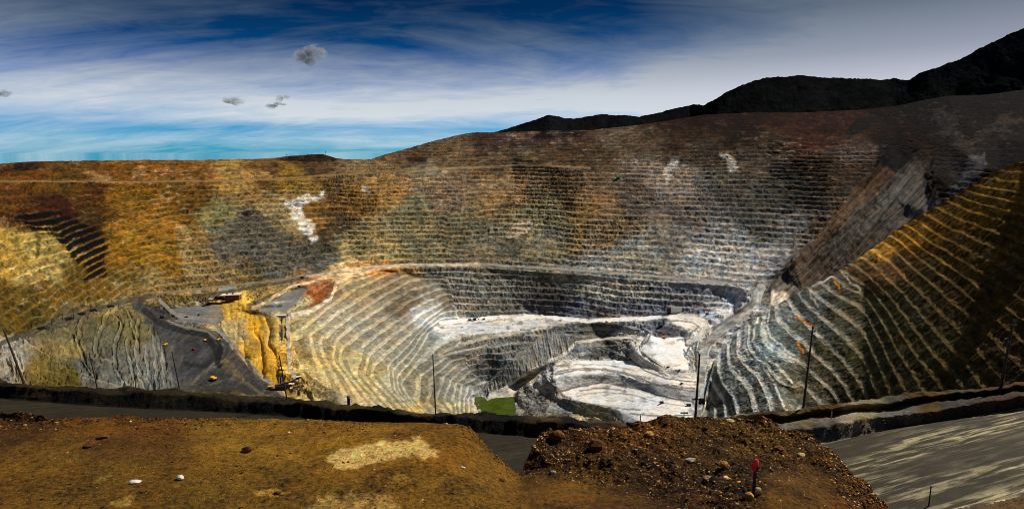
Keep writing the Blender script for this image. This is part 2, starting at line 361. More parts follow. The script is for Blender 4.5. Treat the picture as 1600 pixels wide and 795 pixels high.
# roads and flats: (line, half width px, colour, softness)
ROADS = [
 ([(240, 459.5), (300, 452), (360, 445.5), (480, 432)], 1.6, (128, 118, 98)),
 ([(480, 432), (560, 420), (620, 413.5), (750, 412.7)], 2.2, (190, 178, 155)),
 ([(750, 412.7), (900, 421.7), (1000, 429.7), (1100, 438), (1165, 443)], 1.8, (150, 146, 138)),
 ([(-60, 561), (0, 537), (60, 515), (150, 483), (190, 472), (240, 461)], 3.4, (52, 50, 46)),
 ([(215, 478), (240, 495), (262, 515), (300, 520), (335, 525), (352, 545), (385, 580), (440, 625)], 8, (56, 56, 58)),
 ([(250, 470), (275, 492), (330, 500), (355, 530), (400, 578), (450, 622)], 2.6, (135, 133, 128)),
 ([(300, 462), (340, 458), (380, 452), (440, 441), (480, 434)], 2.0, (70, 60, 45)),
 ([(225, 485), (250, 505), (280, 515), (320, 522), (338, 545), (342, 570)], 4.5, (22, 21, 21)),
 ([(262, 500), (290, 512), (325, 518), (348, 538)], 1.2, (120, 118, 114)), ([(352, 560), (370, 585), (405, 612)], 1.5, (92, 84, 66)), ([(330, 600), (360, 590), (385, 600), (420, 622)], 1.6, (84, 78, 64)), ([(300, 600), (325, 575), (345, 565)], 3.0, (86, 82, 72)),
 ([(290, 568), (320, 572), (330, 562)], 3.0, (30, 30, 31)), ([(342, 530), (345, 550), (340, 566)], 3.6, (18, 17, 17)), ([(400, 470), (440, 455)], 1.4, (62, 62, 62)), ([(404, 480), (440, 478)], 1.6, (70, 78, 84)), ([(410, 474), (455, 470)], 1.2, (195, 195, 190)),
 ([(874, 612), (905, 603), (940, 597), (990, 606), (1040, 620), (1080, 628)], .7, (96, 94, 90)),
 ([(1010, 497), (1050, 492), (1085, 494), (1104, 502), (1106, 512), (1090, 524)], 2.2, (205, 202, 194)), ([(1012, 503), (1045, 500), (1080, 503), (1092, 510), (1080, 519)], .7, (96, 94, 90)), ([(1004, 512), (1018, 520), (1012, 532), (1000, 540)], .8, (120, 118, 114)),
 ([(1092, 528), (1086, 545), (1090, 565), (1092, 590)], .8, (110, 108, 104)), ([(1078, 545), (1085, 560), (1080, 576), (1062, 580)], 1.2, (176, 172, 164)), ([(868, 585), (900, 578), (945, 577), (985, 586), (1020, 598), (1060, 608), (1090, 612)], .8, (128, 126, 122)),
 ([(868, 572), (900, 569), (950, 570), (990, 578)], .6, (160, 157, 150)), ([(900, 618), (940, 612), (985, 616), (1030, 628), (1070, 634)], .7, (165, 162, 156)), ([(905, 610), (935, 606), (970, 609)], .6, (150, 148, 142)),
 ([(866, 548), (900, 543), (940, 540), (975, 540)], .8, (150, 146, 138)), ([(862, 520), (905, 516), (955, 514), (998, 514)], .8, (140, 137, 130)), ([(1058, 531), (1070, 528), (1082, 530)], 1.4, (150, 148, 142)), ([(985, 562), (1005, 577), (1040, 591), (1088, 597)], .8, (84, 82, 78)), ([(1002, 549), (1018, 561), (1045, 579), (1080, 582)], .8, (80, 78, 74)),
 ([(1068, 545), (1078, 560), (1084, 578)], .9, (96, 94, 90)), ([(1102, 500), (1109, 512), (1096, 527), (1078, 541), (1071, 555)], .8, (100, 98, 94)), ([(870, 580), (910, 574), (960, 578), (1000, 588)], .7, (150, 148, 145)),
 ([(880, 622), (920, 630), (960, 637), (1000, 640)], .7, (140, 138, 132)), ([(985, 646), (1040, 650), (1080, 648)], .7, (110, 108, 104)),
 ([(1106, 481), (1130, 478), (1143, 466), (1146, 456)], .9, (232, 232, 234)), ([(1110, 489), (1140, 485), (1155, 472), (1158, 458)], .9, (232, 232, 234)), ([(1104, 473), (1122, 471), (1132, 462), (1135, 453)], .9, (225, 225, 228)),
 ([(1165, 452), (1168, 470), (1148, 492), (1120, 514), (1100, 535), (1090, 560)], .9, (226, 222, 212)), ([(1186, 455), (1184, 472), (1160, 497), (1128, 520), (1108, 545), (1100, 580), (1096, 640)], .9, (232, 228, 220)), ([(1180, 452), (1180, 470), (1154, 494), (1122, 518)], .7, (95, 93, 88)),
 ([(-60, 284), (0, 283), (200, 284), (400, 281), (560, 271), (700, 263), (860, 256)], 1.1, (138, 106, 62)), 
 ([(640, 268), (720, 262), (820, 258), (920, 262)], 1.2, (150, 130, 95)),
 ([(700, 250), (760, 246), (840, 248)], .9, (120, 96, 62)),
 ([(390, 487), (430, 462), (455, 447), (520, 433), (590, 420)], 1.8, (222, 190, 150)),
 ([(515, 470), (522, 455), (524, 443), (545, 432), (580, 422)], 2.0, (205, 185, 150)),
 ([(449, 498), (451, 540), (452, 575), (462, 592)], 2.8, (182, 174, 154)),
 ([(452, 492), (480, 486), (512, 470)], 3.0, (205, 198, 182)),
 ([(690, 504), (740, 499), (790, 494), (840, 494), (920, 501), (1000, 497), (1060, 493)], 3.0, (248, 246, 240)),
 ([(686, 552), (700, 545), (740, 532), (800, 521), (860, 511)], 2.2, (190, 182, 165)),
 ([(690, 556), (740, 544), (760, 539)], 1.5, (180, 174, 160)),
 ([(858, 510), (850, 524), (820, 548), (800, 563), (762, 598), (752, 612)], 1.6, (135, 132, 125)),
 ([(990, 526), (940, 529), (900, 535), (885, 551), (830, 579), (790, 605), (765, 616)], 2.2, (205, 200, 188)),
 ([(985, 526), (997, 533), (993, 548), (1005, 561), (1030, 575), (1060, 585), (1092, 584)], 2.6, (205, 200, 190)),
 ([(1188, 450), (1182, 470), (1150, 498), (1125, 516), (1100, 542), (1095, 590), (1090, 650)], 7, (180, 178, 172)),
 ([(1175, 452), (1176, 470), (1150, 490), (1120, 510)], 1.5, (120, 118, 112)),
 ([(1060, 493), (1098, 500), (1106, 512), (1095, 524), (1075, 535)], 4, (215, 212, 204)),
 ([(1250, 345), (1240, 370), (1246, 400), (1225, 430), (1200, 444)], 1.5, (90, 88, 84)),
]
POLYS = [  # flats and dumps: polygon, colour, flatness, class
 ([(262, 482), (320, 477), (345, 473), (352, 500), (335, 508), (280, 500)], (112, 112, 112), 1, 1),
 ([(240, 508), (300, 520), (345, 530), (398, 585), (440, 622), (470, 660), (300, 650), (270, 590)], (50, 50, 51), 1, 1),
 ([(690, 503), (770, 493), (850, 491), (850, 497), (740, 502)], (250, 248, 243), 1, 1),
 ([(676, 510), (740, 502), (850, 497), (905, 503), (860, 509), (800, 517), (720, 525), (686, 520)], (205, 205, 206), 1, 1),
 ([(402, 488), (440, 460), (470, 448), (480, 452), (468, 470), (445, 488)], (115, 115, 115), 1, 1),
 ([(340, 448), (362, 446), (372, 452), (340, 458)], (140, 148, 152), 1, 1),
 ([(868, 566), (930, 563), (990, 561), (1040, 588), (1092, 592), (1092, 606), (1010, 596), (960, 584), (900, 584), (864, 592)], (240, 237, 232), 1, 1),
 ([(874, 612), (905, 603), (940, 597), (990, 606), (1040, 620), (1090, 632), (1095, 700), (990, 690), (970, 645), (940, 634), (900, 628)], (232, 229, 225), 1, 1),
 ([(864, 592), (900, 584), (960, 584), (1010, 596), (1092, 608), (1090, 630), (1040, 620), (990, 606), (940, 597), (905, 602), (874, 611)], (180, 179, 180), .8, 1),
 ([(1010, 520), (1040, 527), (1068, 526), (1066, 545), (1078, 578), (1045, 577), (1018, 560), (1000, 548)], (250, 247, 241), 1, 1),
 ([(1040, 495), (1075, 493), (1100, 502), (1098, 512), (1070, 513), (1045, 503)], (242, 240, 234), 1, 1),
 ([(1012, 511), (1032, 506), (1080, 516), (1068, 525), (1040, 527), (1020, 516)], (88, 92, 104), .5, 0),
 ([(1205, 455), (1235, 462), (1225, 478), (1203, 475)], (225, 212, 196), 1, 1),
 ([(765, 612), (800, 603), (850, 584), (815, 604), (800, 620), (760, 622)], (205, 200, 188), 1, 1),
]
ANCH = [(0, 262, (90, 55, 20)), (30, 270, (95, 60, 20)), (100, 285, (90, 62, 18)), (150, 300, (75, 45, 12)), (200, 270, (120, 78, 25)), (200, 305, (110, 78, 22)), (100, 325, (60, 32, 12)), (40, 325, (80, 50, 18)), (20, 400, (165, 135, 60)), (55, 385, (160, 140, 75)), (60, 420, (165, 145, 85)), (130, 350, (55, 38, 12)), (200, 380, (120, 88, 25)), (250, 340, (125, 88, 30)), (260, 400, (130, 98, 35)), (60, 455, (100, 78, 28)), (150, 440, (100, 78, 30)), (0, 470, (95, 75, 28)), (200, 440, (108, 86, 38)), (30, 500, (85, 70, 28)),
 (300, 270, (115, 78, 32)), (300, 310, (95, 68, 26)), (325, 335, (120, 112, 70)), (305, 370, (125, 90, 30)), (350, 380, (95, 90, 76)), (400, 350, (88, 78, 58)), (420, 400, (96, 92, 80)), (340, 425, (120, 100, 60)), (360, 265, (150, 120, 65)), (440, 330, (150, 130, 90)), (500, 330, (125, 90, 28)), (520, 360, (82, 66, 38)), (500, 400, (85, 78, 60)), (560, 380, (150, 132, 80)), (600, 300, (160, 118, 50)), (560, 310, (140, 100, 32)), (640, 330, (125, 115, 78)), (650, 380, (155, 142, 98)), (600, 400, (158, 142, 92)), (690, 300, (140, 112, 80)), (720, 350, (122, 110, 74)), (760, 390, (125, 116, 90)), (700, 255, (115, 88, 52)), (640, 242, (105, 78, 48)), (460, 280, (130, 98, 34)), (500, 252, (85, 62, 34)), (420, 262, (105, 75, 38)), (560, 262, (120, 98, 62)), (660, 265, (120, 110, 88)),
 (800, 250, (98, 76, 45)), (800, 215, (75, 50, 38)), (880, 215, (70, 48, 32)), (800, 295, (150, 115, 60)), (850, 330, (145, 128, 76)), (850, 380, (140, 130, 94)), (900, 245, (88, 62, 30)), (900, 290, (115, 88, 50)), (950, 350, (150, 120, 70)), (930, 320, (160, 115, 48)), (1000, 300, (108, 92, 76)), (1040, 285, (150, 130, 110)), (1050, 330, (124, 108, 92)), (1050, 380, (138, 132, 120)), (1000, 405, (165, 158, 140)), (1100, 405, (185, 185, 184)), (1150, 400, (172, 172, 172)), (1150, 290, (98, 88, 72)), (1170, 250, (90, 75, 58)), (1200, 300, (84, 82, 74)), (1200, 350, (100, 97, 88)), (1250, 300, (74, 68, 52)), (1300, 270, (72, 52, 28)), (1100, 235, (74, 58, 38)), (1150, 205, (50, 32, 20)), (1250, 200, (100, 52, 20)), (1330, 195, (100, 55, 20)), (1000, 215, (95, 76, 50)), (1050, 197, (70, 44, 24)), (1400, 190, (62, 34, 14)), (1200, 405, (160, 160, 160)), (1240, 350, (135, 132, 128)), (1160, 425, (180, 180, 182)),
 (1250, 425, (100, 82, 64)), (1320, 370, (96, 86, 72)), (1290, 350, (105, 80, 55)), (1380, 320, (102, 94, 86)), (1430, 290, (98, 94, 88)), (1445, 320, (92, 88, 84)), (1350, 340, (104, 94, 82)), (1385, 245, (35, 34, 36)), (1350, 265, (72, 50, 26)), (1340, 235, (110, 90, 78)), (1210, 450, (120, 112, 100)),
 (1450, 185, (50, 36, 28)), (1500, 200, (60, 52, 48)), (1470, 155, (10, 8, 7)), (1540, 150, (10, 8, 7)), (1620, 142, (10, 8, 7)), (1420, 168, (20, 13, 9)), (1550, 220, (60, 46, 36)), (1470, 290, (56, 44, 20)), (1520, 265, (90, 90, 92)), (1560, 250, (45, 40, 38)), (1580, 195, (62, 48, 42)), (1540, 160, (44, 28, 18)), (1600, 160, (40, 26, 18)), (1480, 160, (48, 30, 18)), (1150, 190, (70, 34, 14)), (1280, 185, (96, 46, 16)), (1200, 225, (84, 62, 36)), (1060, 215, (66, 44, 22)), (1600, 230, (45, 32, 22)), (1410, 220, (60, 38, 22)),
 (250, 450, (130, 108, 66)), (290, 462, (128, 110, 62)), (330, 455, (120, 100, 62)), (380, 440, (125, 105, 60)), (300, 485, (112, 112, 112)), (240, 488, (60, 58, 56)), (330, 540, (60, 60, 60)), (310, 565, (74, 76, 82)), (330, 600, (66, 64, 56)), (400, 605, (56, 56, 54)),
 (50, 570, (112, 95, 48)), (25, 560, (150, 145, 132)), (120, 520, (98, 91, 66)), (140, 575, (92, 91, 84)), (150, 555, (96, 92, 74)), (170, 530, (98, 95, 76)), (175, 570, (96, 96, 90)), (200, 515, (106, 98, 66)), (215, 580, (112, 112, 104)), (180, 490, (120, 106, 68)), (100, 595, (86, 74, 32)), (240, 560, (110, 110, 106)), (110, 545, (125, 112, 72)), (250, 600, (96, 98, 97)),
 (365, 480, (225, 180, 75)), (400, 510, (225, 170, 50)), (360, 520, (190, 168, 115)), (385, 555, (205, 160, 60)), (420, 560, (215, 165, 60)), (410, 590, (200, 155, 50)), (425, 520, (190, 160, 90)), (415, 480, (150, 130, 80)),
 (475, 520, (188, 172, 125)), (475, 570, (192, 166, 98)), (500, 610, (190, 164, 100)), (540, 630, (180, 160, 112)), (520, 490, (185, 176, 148)), (560, 440, (175, 155, 108)), (600, 445, (150, 132, 100)), (585, 422, (215, 150, 60)), (580, 500, (172, 162, 136)), (600, 560, (168, 162, 138)), (560, 580, (180, 162, 105)), (640, 600, (158, 152, 124)), (660, 540, (148, 146, 130)), (640, 480, (125, 108, 84)), (545, 425, (225, 180, 100)), (498, 461, (165, 100, 45)), (455, 480, (175, 165, 125)), (620, 520, (165, 158, 138)), (690, 510, (170, 172, 170)), (660, 490, (180, 178, 170)),
 (700, 600, (135, 132, 118)), (720, 560, (120, 116, 104)), (690, 640, (150, 140, 100)), (640, 650, (185, 160, 90)), (730, 610, (140, 138, 128)),
 (700, 440, (125, 122, 112)), (680, 465, (125, 112, 88)), (760, 455, (112, 110, 102)), (800, 450, (108, 108, 102)), (850, 465, (78, 78, 76)), (900, 440, (132, 128, 114)), (930, 440, (160, 158, 148)), (900, 480, (100, 100, 104)), (1000, 440, (146, 144, 138)), (1000, 480, (104, 104, 114)), (1080, 470, (118, 118, 126)), (1140, 475, (200, 200, 205)), (1110, 455, (150, 150, 155)),
 (800, 545, (106, 106, 103)), (760, 575, (92, 92, 88)), (740, 545, (115, 113, 105)), (900, 515, (88, 88, 86)), (960, 545, (80, 80, 76)), (940, 515, (78, 78, 76)), (830, 620, (92, 92, 92)), (870, 640, (110, 108, 100)), (930, 648, (165, 152, 115)), (860, 600, (130, 128, 126)), (840, 555, (120, 118, 112)),
 (950, 580, (235, 230, 225)), (1000, 620, (220, 218, 215)), (1040, 540, (240, 235, 228)), (1030, 513, (88, 92, 104)), (1090, 620, (210, 208, 205)), (1085, 545, (190, 188, 184)), (1010, 530, (180, 178, 174)), (980, 535, (150, 146, 138)), (1130, 500, (205, 204, 202)), (1100, 520, (205, 202, 196))]
def overlay_line(col, line, half, c, PX, PY, seed, amt=1.0, soft=1.0, ky=1.6):
    d = seg_dist(PX+2.0*fbm2(PX/9, PY/9, 3, seed), PY+1.0*fbm2(PX/9+3, PY/9, 3, seed+1), line)
    k = (1-sstep(half-.3*soft, half+1.2*soft, d))*amt
    col[:] = col*(1-k[..., None])+srgb(c)*k[..., None]
    return k
def overlay_poly(col, poly, c, PX, PY, seed, wob=4.0, amt=1.0, soft=1.2):
    m = in_poly(PX+wob*fbm2(PX/14, PY/9, 4, seed), PY+wob*.6*fbm2(PX/14+7, PY/9, 4, seed+3), poly).astype(float)
    m = blur(m, soft)*amt
    col[:] = col*(1-m[..., None])+srgb(c)*m[..., None]
    return m
GAIN = 0.84
colA = paint(ANCH, PX, PY)
gsat = (.18*sstep(430, 520, PX)+.16*sstep(560, 900, PX))[..., None]; colA = colA*(1-gsat)+colA.mean(-1, keepdims=True)*gsat
core = blur(in_poly(PX, PY, [(640, 425), (760, 417), (900, 424), (1150, 445), (1165, 460), (1120, 500), (1060, 560), (860, 600), (800, 660), (700, 660), (690, 560), (650, 500)]).astype(float), 8)
colA = colA*(1+.42*core)[..., None]
core2 = blur(in_poly(PX, PY, [(800, 600), (866, 556), (860, 508), (1000, 500), (1092, 500), (1095, 530), (1000, 556), (868, 600), (880, 628), (1000, 662), (800, 670)]).astype(float), 5)
colA = colA*(1+.5*core2)[..., None]
ur_shade = blur(in_poly(PX+25*fbm2(PX/50, PY/40, 3, 181), PY+12*fbm2(PX/50, PY/40, 3, 183), [(960, 150), (1700, 100), (1700, 250), (1560, 262), (1510, 300), (1440, 235), (1390, 236), (1300, 232), (1150, 215), (1000, 205)]).astype(float), 18)[..., None]
colA = colA*(1-.78*ur_shade)*(1+ur_shade*np.array([.3, 0, -.15]))   # upper right slopes darkened in the colour, as shade and lens falloff
# stripes and stains of other rock, and a few painted shadows
STAIN_SHADE = [
 ([(276, 345), (292, 345), (300, 390), (320, 430), (290, 436), (280, 400)], (180, 158, 108), .4, 10), ([(838, 315), (852, 318), (850, 350), (832, 372), (818, 376), (840, 345)], (172, 156, 116), .45, 9),
 ([(535, 360), (552, 372), (545, 415), (530, 412)], (178, 158, 104), .4, 8), ([(880, 400), (900, 330), (930, 300), (940, 320), (915, 360), (905, 408)], (166, 128, 66), .35, 12),
 ([(775, 400), (800, 370), (815, 385), (800, 405)], (70, 68, 58), .5, 8), ([(640, 372), (658, 372), (665, 405), (650, 408)], (78, 74, 60), .45, 6), ([(560, 340), (600, 330), (640, 400), (600, 404)], (168, 152, 104), .35, 12),
 ([(380, 262), (420, 268), (440, 280), (400, 282), (370, 274)], (170, 138, 84), .5, 8), ([(130, 268), (165, 272), (190, 280), (150, 284)], (168, 140, 96), .45, 8), ([(590, 275), (640, 272), (700, 282), (640, 292)], (170, 130, 80), .35, 12),  # polygon, colour, amount, wobble
 ([(445, 312), (480, 305), (512, 303), (498, 312), (470, 318), (482, 345), (495, 372), (488, 380), (470, 360), (456, 338)], (228, 224, 212), .8, 14),
 ([(560, 288), (575, 292), (582, 305), (570, 300)], (215, 205, 185), .8, 6),
 ([(800, 350), (825, 340), (838, 350), (815, 365), (798, 372)], (215, 190, 165), .6, 10),
 ([(1045, 250), (1058, 250), (1050, 275), (1040, 290), (1036, 275)], (205, 195, 185), .8, 7),
 ([(1128, 238), (1142, 238), (1152, 262), (1142, 270)], (195, 190, 182), .7, 8),
 ([(1380, 232), (1400, 224), (1435, 226), (1425, 250), (1392, 268), (1375, 258)], (16, 16, 18), .9, 8),
 ([(1455, 330), (1500, 270), (1520, 240), (1545, 232), (1540, 262), (1500, 310), (1462, 345)], (112, 112, 114), .55, 20),
 ([(1480, 335), (1530, 290), (1550, 235), (1560, 235), (1570, 262), (1530, 308), (1490, 340)], (26, 24, 20), .8, 10),
 ([(1450, 175), (1500, 172), (1490, 205), (1520, 215), (1570, 175), (1595, 190), (1540, 225), (1500, 225), (1465, 205)], (80, 76, 76), .28, 26),
 ([(1325, 200), (1340, 185), (1370, 182), (1362, 196), (1330, 212)], (12, 10, 8), .9, 5),
 ([(420, 248), (470, 243), (505, 239), (532, 248), (500, 253), (455, 252)], (22, 15, 8), .85, 4),
 ([(635, 245), (668, 244), (668, 252), (638, 253)], (25, 16, 8), .9, 4),
 ([(738, 240), (760, 238), (762, 248), (742, 250)], (45, 30, 16), .7, 6),
 ([(20, 256), (45, 253), (70, 254), (60, 265), (25, 268)], (20, 13, 6), .85, 6),
 ([(60, 300), (110, 295), (112, 340), (80, 352), (15, 345)], (45, 22, 8), .6, 16),
 ([(55, 362), (62, 358), (64, 400), (57, 405)], (30, 20, 8), .7, 5),
 ([(370, 330), (392, 330), (392, 340), (372, 340)], (28, 20, 10), .8, 5),
 ([(295, 345), (320, 355), (345, 410), (385, 434), (300, 438), (285, 400)], (150, 132, 95), .35, 14),
 ([(320, 350), (400, 335), (470, 380), (540, 412), (400, 432), (352, 405)], (92, 90, 82), .5, 14),
 ([(880, 200), (925, 197), (905, 208)], (130, 112, 98), .7, 4),
 ([(800, 204), (840, 200), (865, 207), (835, 219), (808, 219)], (112, 84, 66), .6, 5),
 ([(822, 219), (850, 202), (868, 216)], (10, 8, 8), .95, 3), ([(868, 208), (890, 196), (918, 206), (900, 214)], (12, 9, 8), .9, 3),  # black shadows of the spoil cones, painted on
 ([(845, 445), (900, 440), (905, 470), (860, 478), (830, 470)], (66, 66, 66), .6, 12),
 ([(1085, 385), (1180, 380), (1215, 400), (1210, 440), (1090, 430)], (205, 205, 205), .35, 18),
 ([(955, 450), (975, 430), (985, 460)], (175, 172, 168), .5, 6), ([(910, 430), (925, 415), (940, 450)], (185, 180, 165), .5, 8),
 ([(478, 458), (512, 455), (508, 465), (485, 470)], (176, 98, 38), .85, 5), ([(450, 448), (482, 442), (482, 451), (462, 452)], (42, 40, 40), .9, 3),
 ([(470, 468), (482, 458), (492, 470), (462, 482)], (225, 205, 150), .8, 3),
 ([(575, 420), (592, 414), (592, 428), (580, 432)], (230, 140, 40), .8, 4),
 ([(660, 455), (690, 470), (680, 500), (662, 492)], (195, 192, 186), .6, 8),
 ([(905, 500), (935, 512), (930, 520), (905, 520)], (60, 60, 58), .5, 5),
 ([(900, 556), (960, 548), (962, 558), (905, 562)], (48, 48, 46), .7, 4), ([(945, 532), (985, 530), (980, 540), (950, 540)], (46, 46, 44), .8, 4),
 ([(900, 632), (975, 646), (985, 660), (900, 655)], (165, 150, 112), .6, 5),
 ([(1330, 300), (1380, 262), (1400, 268), (1340, 330), (1260, 410), (1228, 430)], (110, 80, 52), .5, 12),
 ([(1200, 185), (1230, 188), (1222, 200), (1205, 198)], (22, 12, 6), .8, 5), ([(1280, 200), (1292, 196), (1292, 208)], (18, 12, 6), .8, 3),
]
for i, (poly, c, amt, wob) in enumerate(STAIN_SHADE):
    overlay_poly(colA, poly, c, PX, PY, 40+i*3, wob, amt, 1.0)
FP = fbm2(PX/15, PY/6, 4, 197)
flat = np.zeros(PX.shape); cls = np.zeros(PX.shape, int)
for i, (poly, c, fl, k) in enumerate(POLYS):
    m = overlay_poly(colA, poly, c, PX, PY, 200+i*3, 3.0, .85, .8)
    flat = np.maximum(flat, m/.85*fl)
    if k: cls[m > .42] = 1
for i, (ln, hw, c) in enumerate(ROADS):
    k = overlay_line(colA, ln, hw, c, PX, PY, 300+i*3, .85, .8)
    flat = np.maximum(flat, k/.85); cls[k > .4] = 2
slide = blur(in_poly(PX+22*fbm2(PX/26, PY/26, 4, 77), PY+9*fbm2(PX/20, PY/20, 3, 78), [(1390, 232), (1440, 236), (1455, 262), (1470, 330), (1440, 360), (1290, 480), (1205, 470), (1210, 440), (1290, 345)]).astype(float), 2)
cls[(slide > .5) & (cls == 0)] = 3
spoil = blur(in_poly(PX, PY, [(-60, 575), (10, 545), (60, 522), (110, 504), (185, 477), (222, 490), (245, 515), (268, 580), (290, 670), (-60, 680)]).astype(float), 1.5)
cls[(spoil > .5) & (cls == 0)] = 4
gold = blur(in_poly(PX, PY, [(345, 473), (372, 460), (400, 488), (435, 496), (430, 605), (400, 583), (350, 528)]).astype(float), 2)
smooth = np.clip(np.maximum(flat, np.maximum(slide, np.maximum(spoil, gold))), 0, 1)
slabtop = blur((PY < np.interp(PX[0], [-60, 300, 800, 1200, 1350, 1660], [285, 276, 262, 232, 215, 225])[None]).astype(float), 4)
mids = blur(in_poly(PX, PY, [(858, 512), (905, 535), (885, 552), (830, 580), (770, 612), (756, 606), (802, 563), (850, 522)]).astype(float), 2)*.75
smooth = np.maximum(smooth, mids)
wall = 1-smooth

def terraces(X, Y, Z, wall, H, seed, amp=1.0, tread=.40, calm=0.0):
    """cut benches into a slope: level treads and steep faces following its contours"""
    n_big = fbm2(X/170, Y/170, 3, seed); n_mid = fbm(X/48, Y/48, Z/48, 3, seed+3)
    Zb = Z+wall*(n_big*6.5+n_mid*4)*amp*(1-.55*calm)
    ph = Zb/H+.5*(1-.75*calm)*fbm2(X/330, Y/330, 3, seed+9)+.35*vnoise2(Zb/70, Zb*0+3, seed+15)+.5*(1-calm)*sstep(.28, .34, fbm2(X/500, Y/500, 2, seed+18))
    f = ph-np.floor(ph)
    gl = fbm(X/15, Y/15, Z/40, 3, seed+11)                 # ragged crests and debris cones on the treads
    g2 = fbm(X/5.5, Y/5.5, Z/12, 2, seed+13)
    f2 = np.clip(f+(.24*gl+.16*g2)*(1-.72*calm), 0, 1)
    tz = np.where(f2 < tread, .14*f2/tread, .14+.86*np.clip((f2-tread)/(.97-tread), 0, 1))
    keep = wall*np.clip(.85+.15*calm+1.1*(1-.85*calm)*fbm2(X/200, Y/200, 3, seed+21), .15, 1)      # some benches have slumped
    Zt = Zb+keep*(tz-f)*H+wall*gl*1.4
    face = sstep(tread-.05, tread+.15, f2)*(1-sstep(.93, 1.0, f2))
    return Zt, f2, face*keep
calm = blur(in_poly(PX, PY, [(440, 495), (520, 440), (600, 422), (700, 430), (720, 520), (760, 700), (520, 700)]).astype(float), 6)
ur_slope = blur(in_poly(PX, PY, [(960, 150), (1700, 100), (1700, 250), (1560, 262), (1460, 310), (1440, 240), (1300, 222), (1150, 205), (1000, 205)]).astype(float), 9)
Z1, f2, face = terraces(X0, Y0, Z0, wall*(1-.55*slabtop)*(1-.75*ur_slope), 18.5, 5)
Zn, fn, facen = terraces(X0, Y0, Z0, wall, 15.0, 6, .6, .34, .86)
nose_m = sstep(.42, .58, calm); Z1 = Z1*(1-nose_m)+Zn*nose_m; f2 = np.where(calm > .5, fn, f2); face = np.where(calm > .5, facen, face)
wall_c = wall*(1-.8*ur_slope)
# gullied spoil and slide
ang = (PX*.62+PY*.78)
g1 = fbm2((PX+PY*.95)/9, (PY-PX)/90, 4, 61)
Z1 += slide*g1*16+slide*fbm2(PX/6, PY/6, 3, 68)*5+slide*9*fbm2(PX/30, PY/30, 3, 67)
sx = PX-np.interp(PY[:, :], [470, 540, 660], [0, 0, 0])
GUL = [[(185, 478), (165, 492), (163, 508), (148, 530), (146, 545), (160, 562), (176, 563)], [(132, 497), (124, 510), (125, 520), (118, 527), (124, 545), (130, 565), (150, 590)],
 [(190, 505), (180, 530), (178, 560), (185, 590), (200, 602)], [(215, 500), (212, 545), (218, 590), (225, 606)], [(235, 512), (243, 545), (245, 606)], [(262, 540), (265, 570), (271, 606)], [(254, 525), (254, 560), (258, 606)],
 [(95, 508), (115, 522), (120, 530)], [(40, 533), (65, 548), (80, 560), (105, 575), (150, 590), (190, 602)], [(60, 588), (90, 600), (150, 606)], [(60, 576), (100, 583), (190, 600)], [(196, 480), (205, 500), (212, 530)], [(170, 485), (190, 505)],
 [(12, 560), (22, 575), (30, 600)], [(24, 550), (32, 575), (44, 602)], [(228, 545), (231, 575), (235, 606)], [(198, 530), (202, 560), (212, 606)]]
rid = np.zeros(PX.shape)
wgx, wgy = PX+3.5*fbm2(PX/11, PY/9, 3, 71), PY+2.5*fbm2(PX/9, PY/9, 3, 72)
for g in GUL:
    d = seg_dist(wgx+1.6, wgy, g); d2_ = seg_dist(wgx-2.2, wgy, g)
    Z1 += spoil*(4.5*np.exp(-(d/1.7)**2)-5*np.exp(-(d2_/2.2)**2)); rid = np.maximum(rid, np.exp(-(d/1.8)**2))
Z1 += spoil*(5*fbm2(PX/14, PY/16, 4, 73)+2.2*fbm2(PX/3.5, PY/3, 2, 79))
rg = np.abs(((PX*.94-PY*.28+14*fbm2(PX/30, PY/30, 3, 75))/24) % 1-.5)*2
Z1 += gold*(-(1-rg)**3*7*np.clip(.6+1.2*fbm2(PX/40, PY/40, 2, 76), .1, 1.3)+fbm2(PX/9, PY/4, 4, 78)*2.6)
Z1 += (flat)*fbm2(X0/30, Y0/30, 3, 81)*1.0
Z1 += wall*fbm(X0/9, Y0/9, Z0/9, 3, 91, .7)*(2.4-1.2*calm)
# treads carry paler broken rock, faces are darker and streaked
vr = fbm2(PX/5, PY/2.2, 3, 101); st = fbm2(X0/9+Y0/9, Z1/30, 3, 105)
def outcrops(col, PX, PY, k, seed, pale=(205, 198, 180), dark=(40, 34, 26)):
    a = fbm2(PX/10+.8*fbm2(PX/16, PY/16, 2, seed+30), PY/3.2, 4, seed, .62); big = .5+.9*fbm2(PX/70, PY/45, 3, seed+5)
    p = sstep(.20, .42, a)*np.clip(big, 0, 1)*k*.6; d = sstep(.16, .40, -a)*np.clip(1.1-big, 0.2, 1)*k*.65
    col = col*(1-p[..., None])+(srgb(pale)*.5+col*.9)*p[..., None]
    return col*(1-d[..., None])+srgb(dark)*d[..., None]
def speckle(col, PX, PY, k, seed, sx=1.0):
    a = fbm2(PX/(13*sx), PY/5, 3, seed); b = fbm2(PX/(4.2*sx), PY/1.9, 2, seed+3); c = fbm2(PX/40, PY/20, 3, seed+6)
    L = 1+k*(.6*a+.85*b); hue = .16*a+.13*c+.15*fbm2(PX/6, PY/4, 2, seed+9)
    return col*np.stack([L*(1+k*hue), L, L*(1-k*1.25*hue)], -1)
colA = np.clip(speckle(outcrops(colA, PX, PY, wall*(1-.6*calm)*(1-.85*ur_slope)*(1-.6*core)*(1-.8*core2)+.3*spoil, 161), PX, PY, (.8-.35*calm)*wall+.25*smooth, 141), .002, 1)
mst = fbm2((PX-PY*.2)/2.6, (PY+PX*.3)/16, 3, 198); colA = colA*(1+.7*mst*mids)[..., None]; Z1 += mids*mst*5
tread_k = (1-sstep(.30, .55, f2))*wall_c
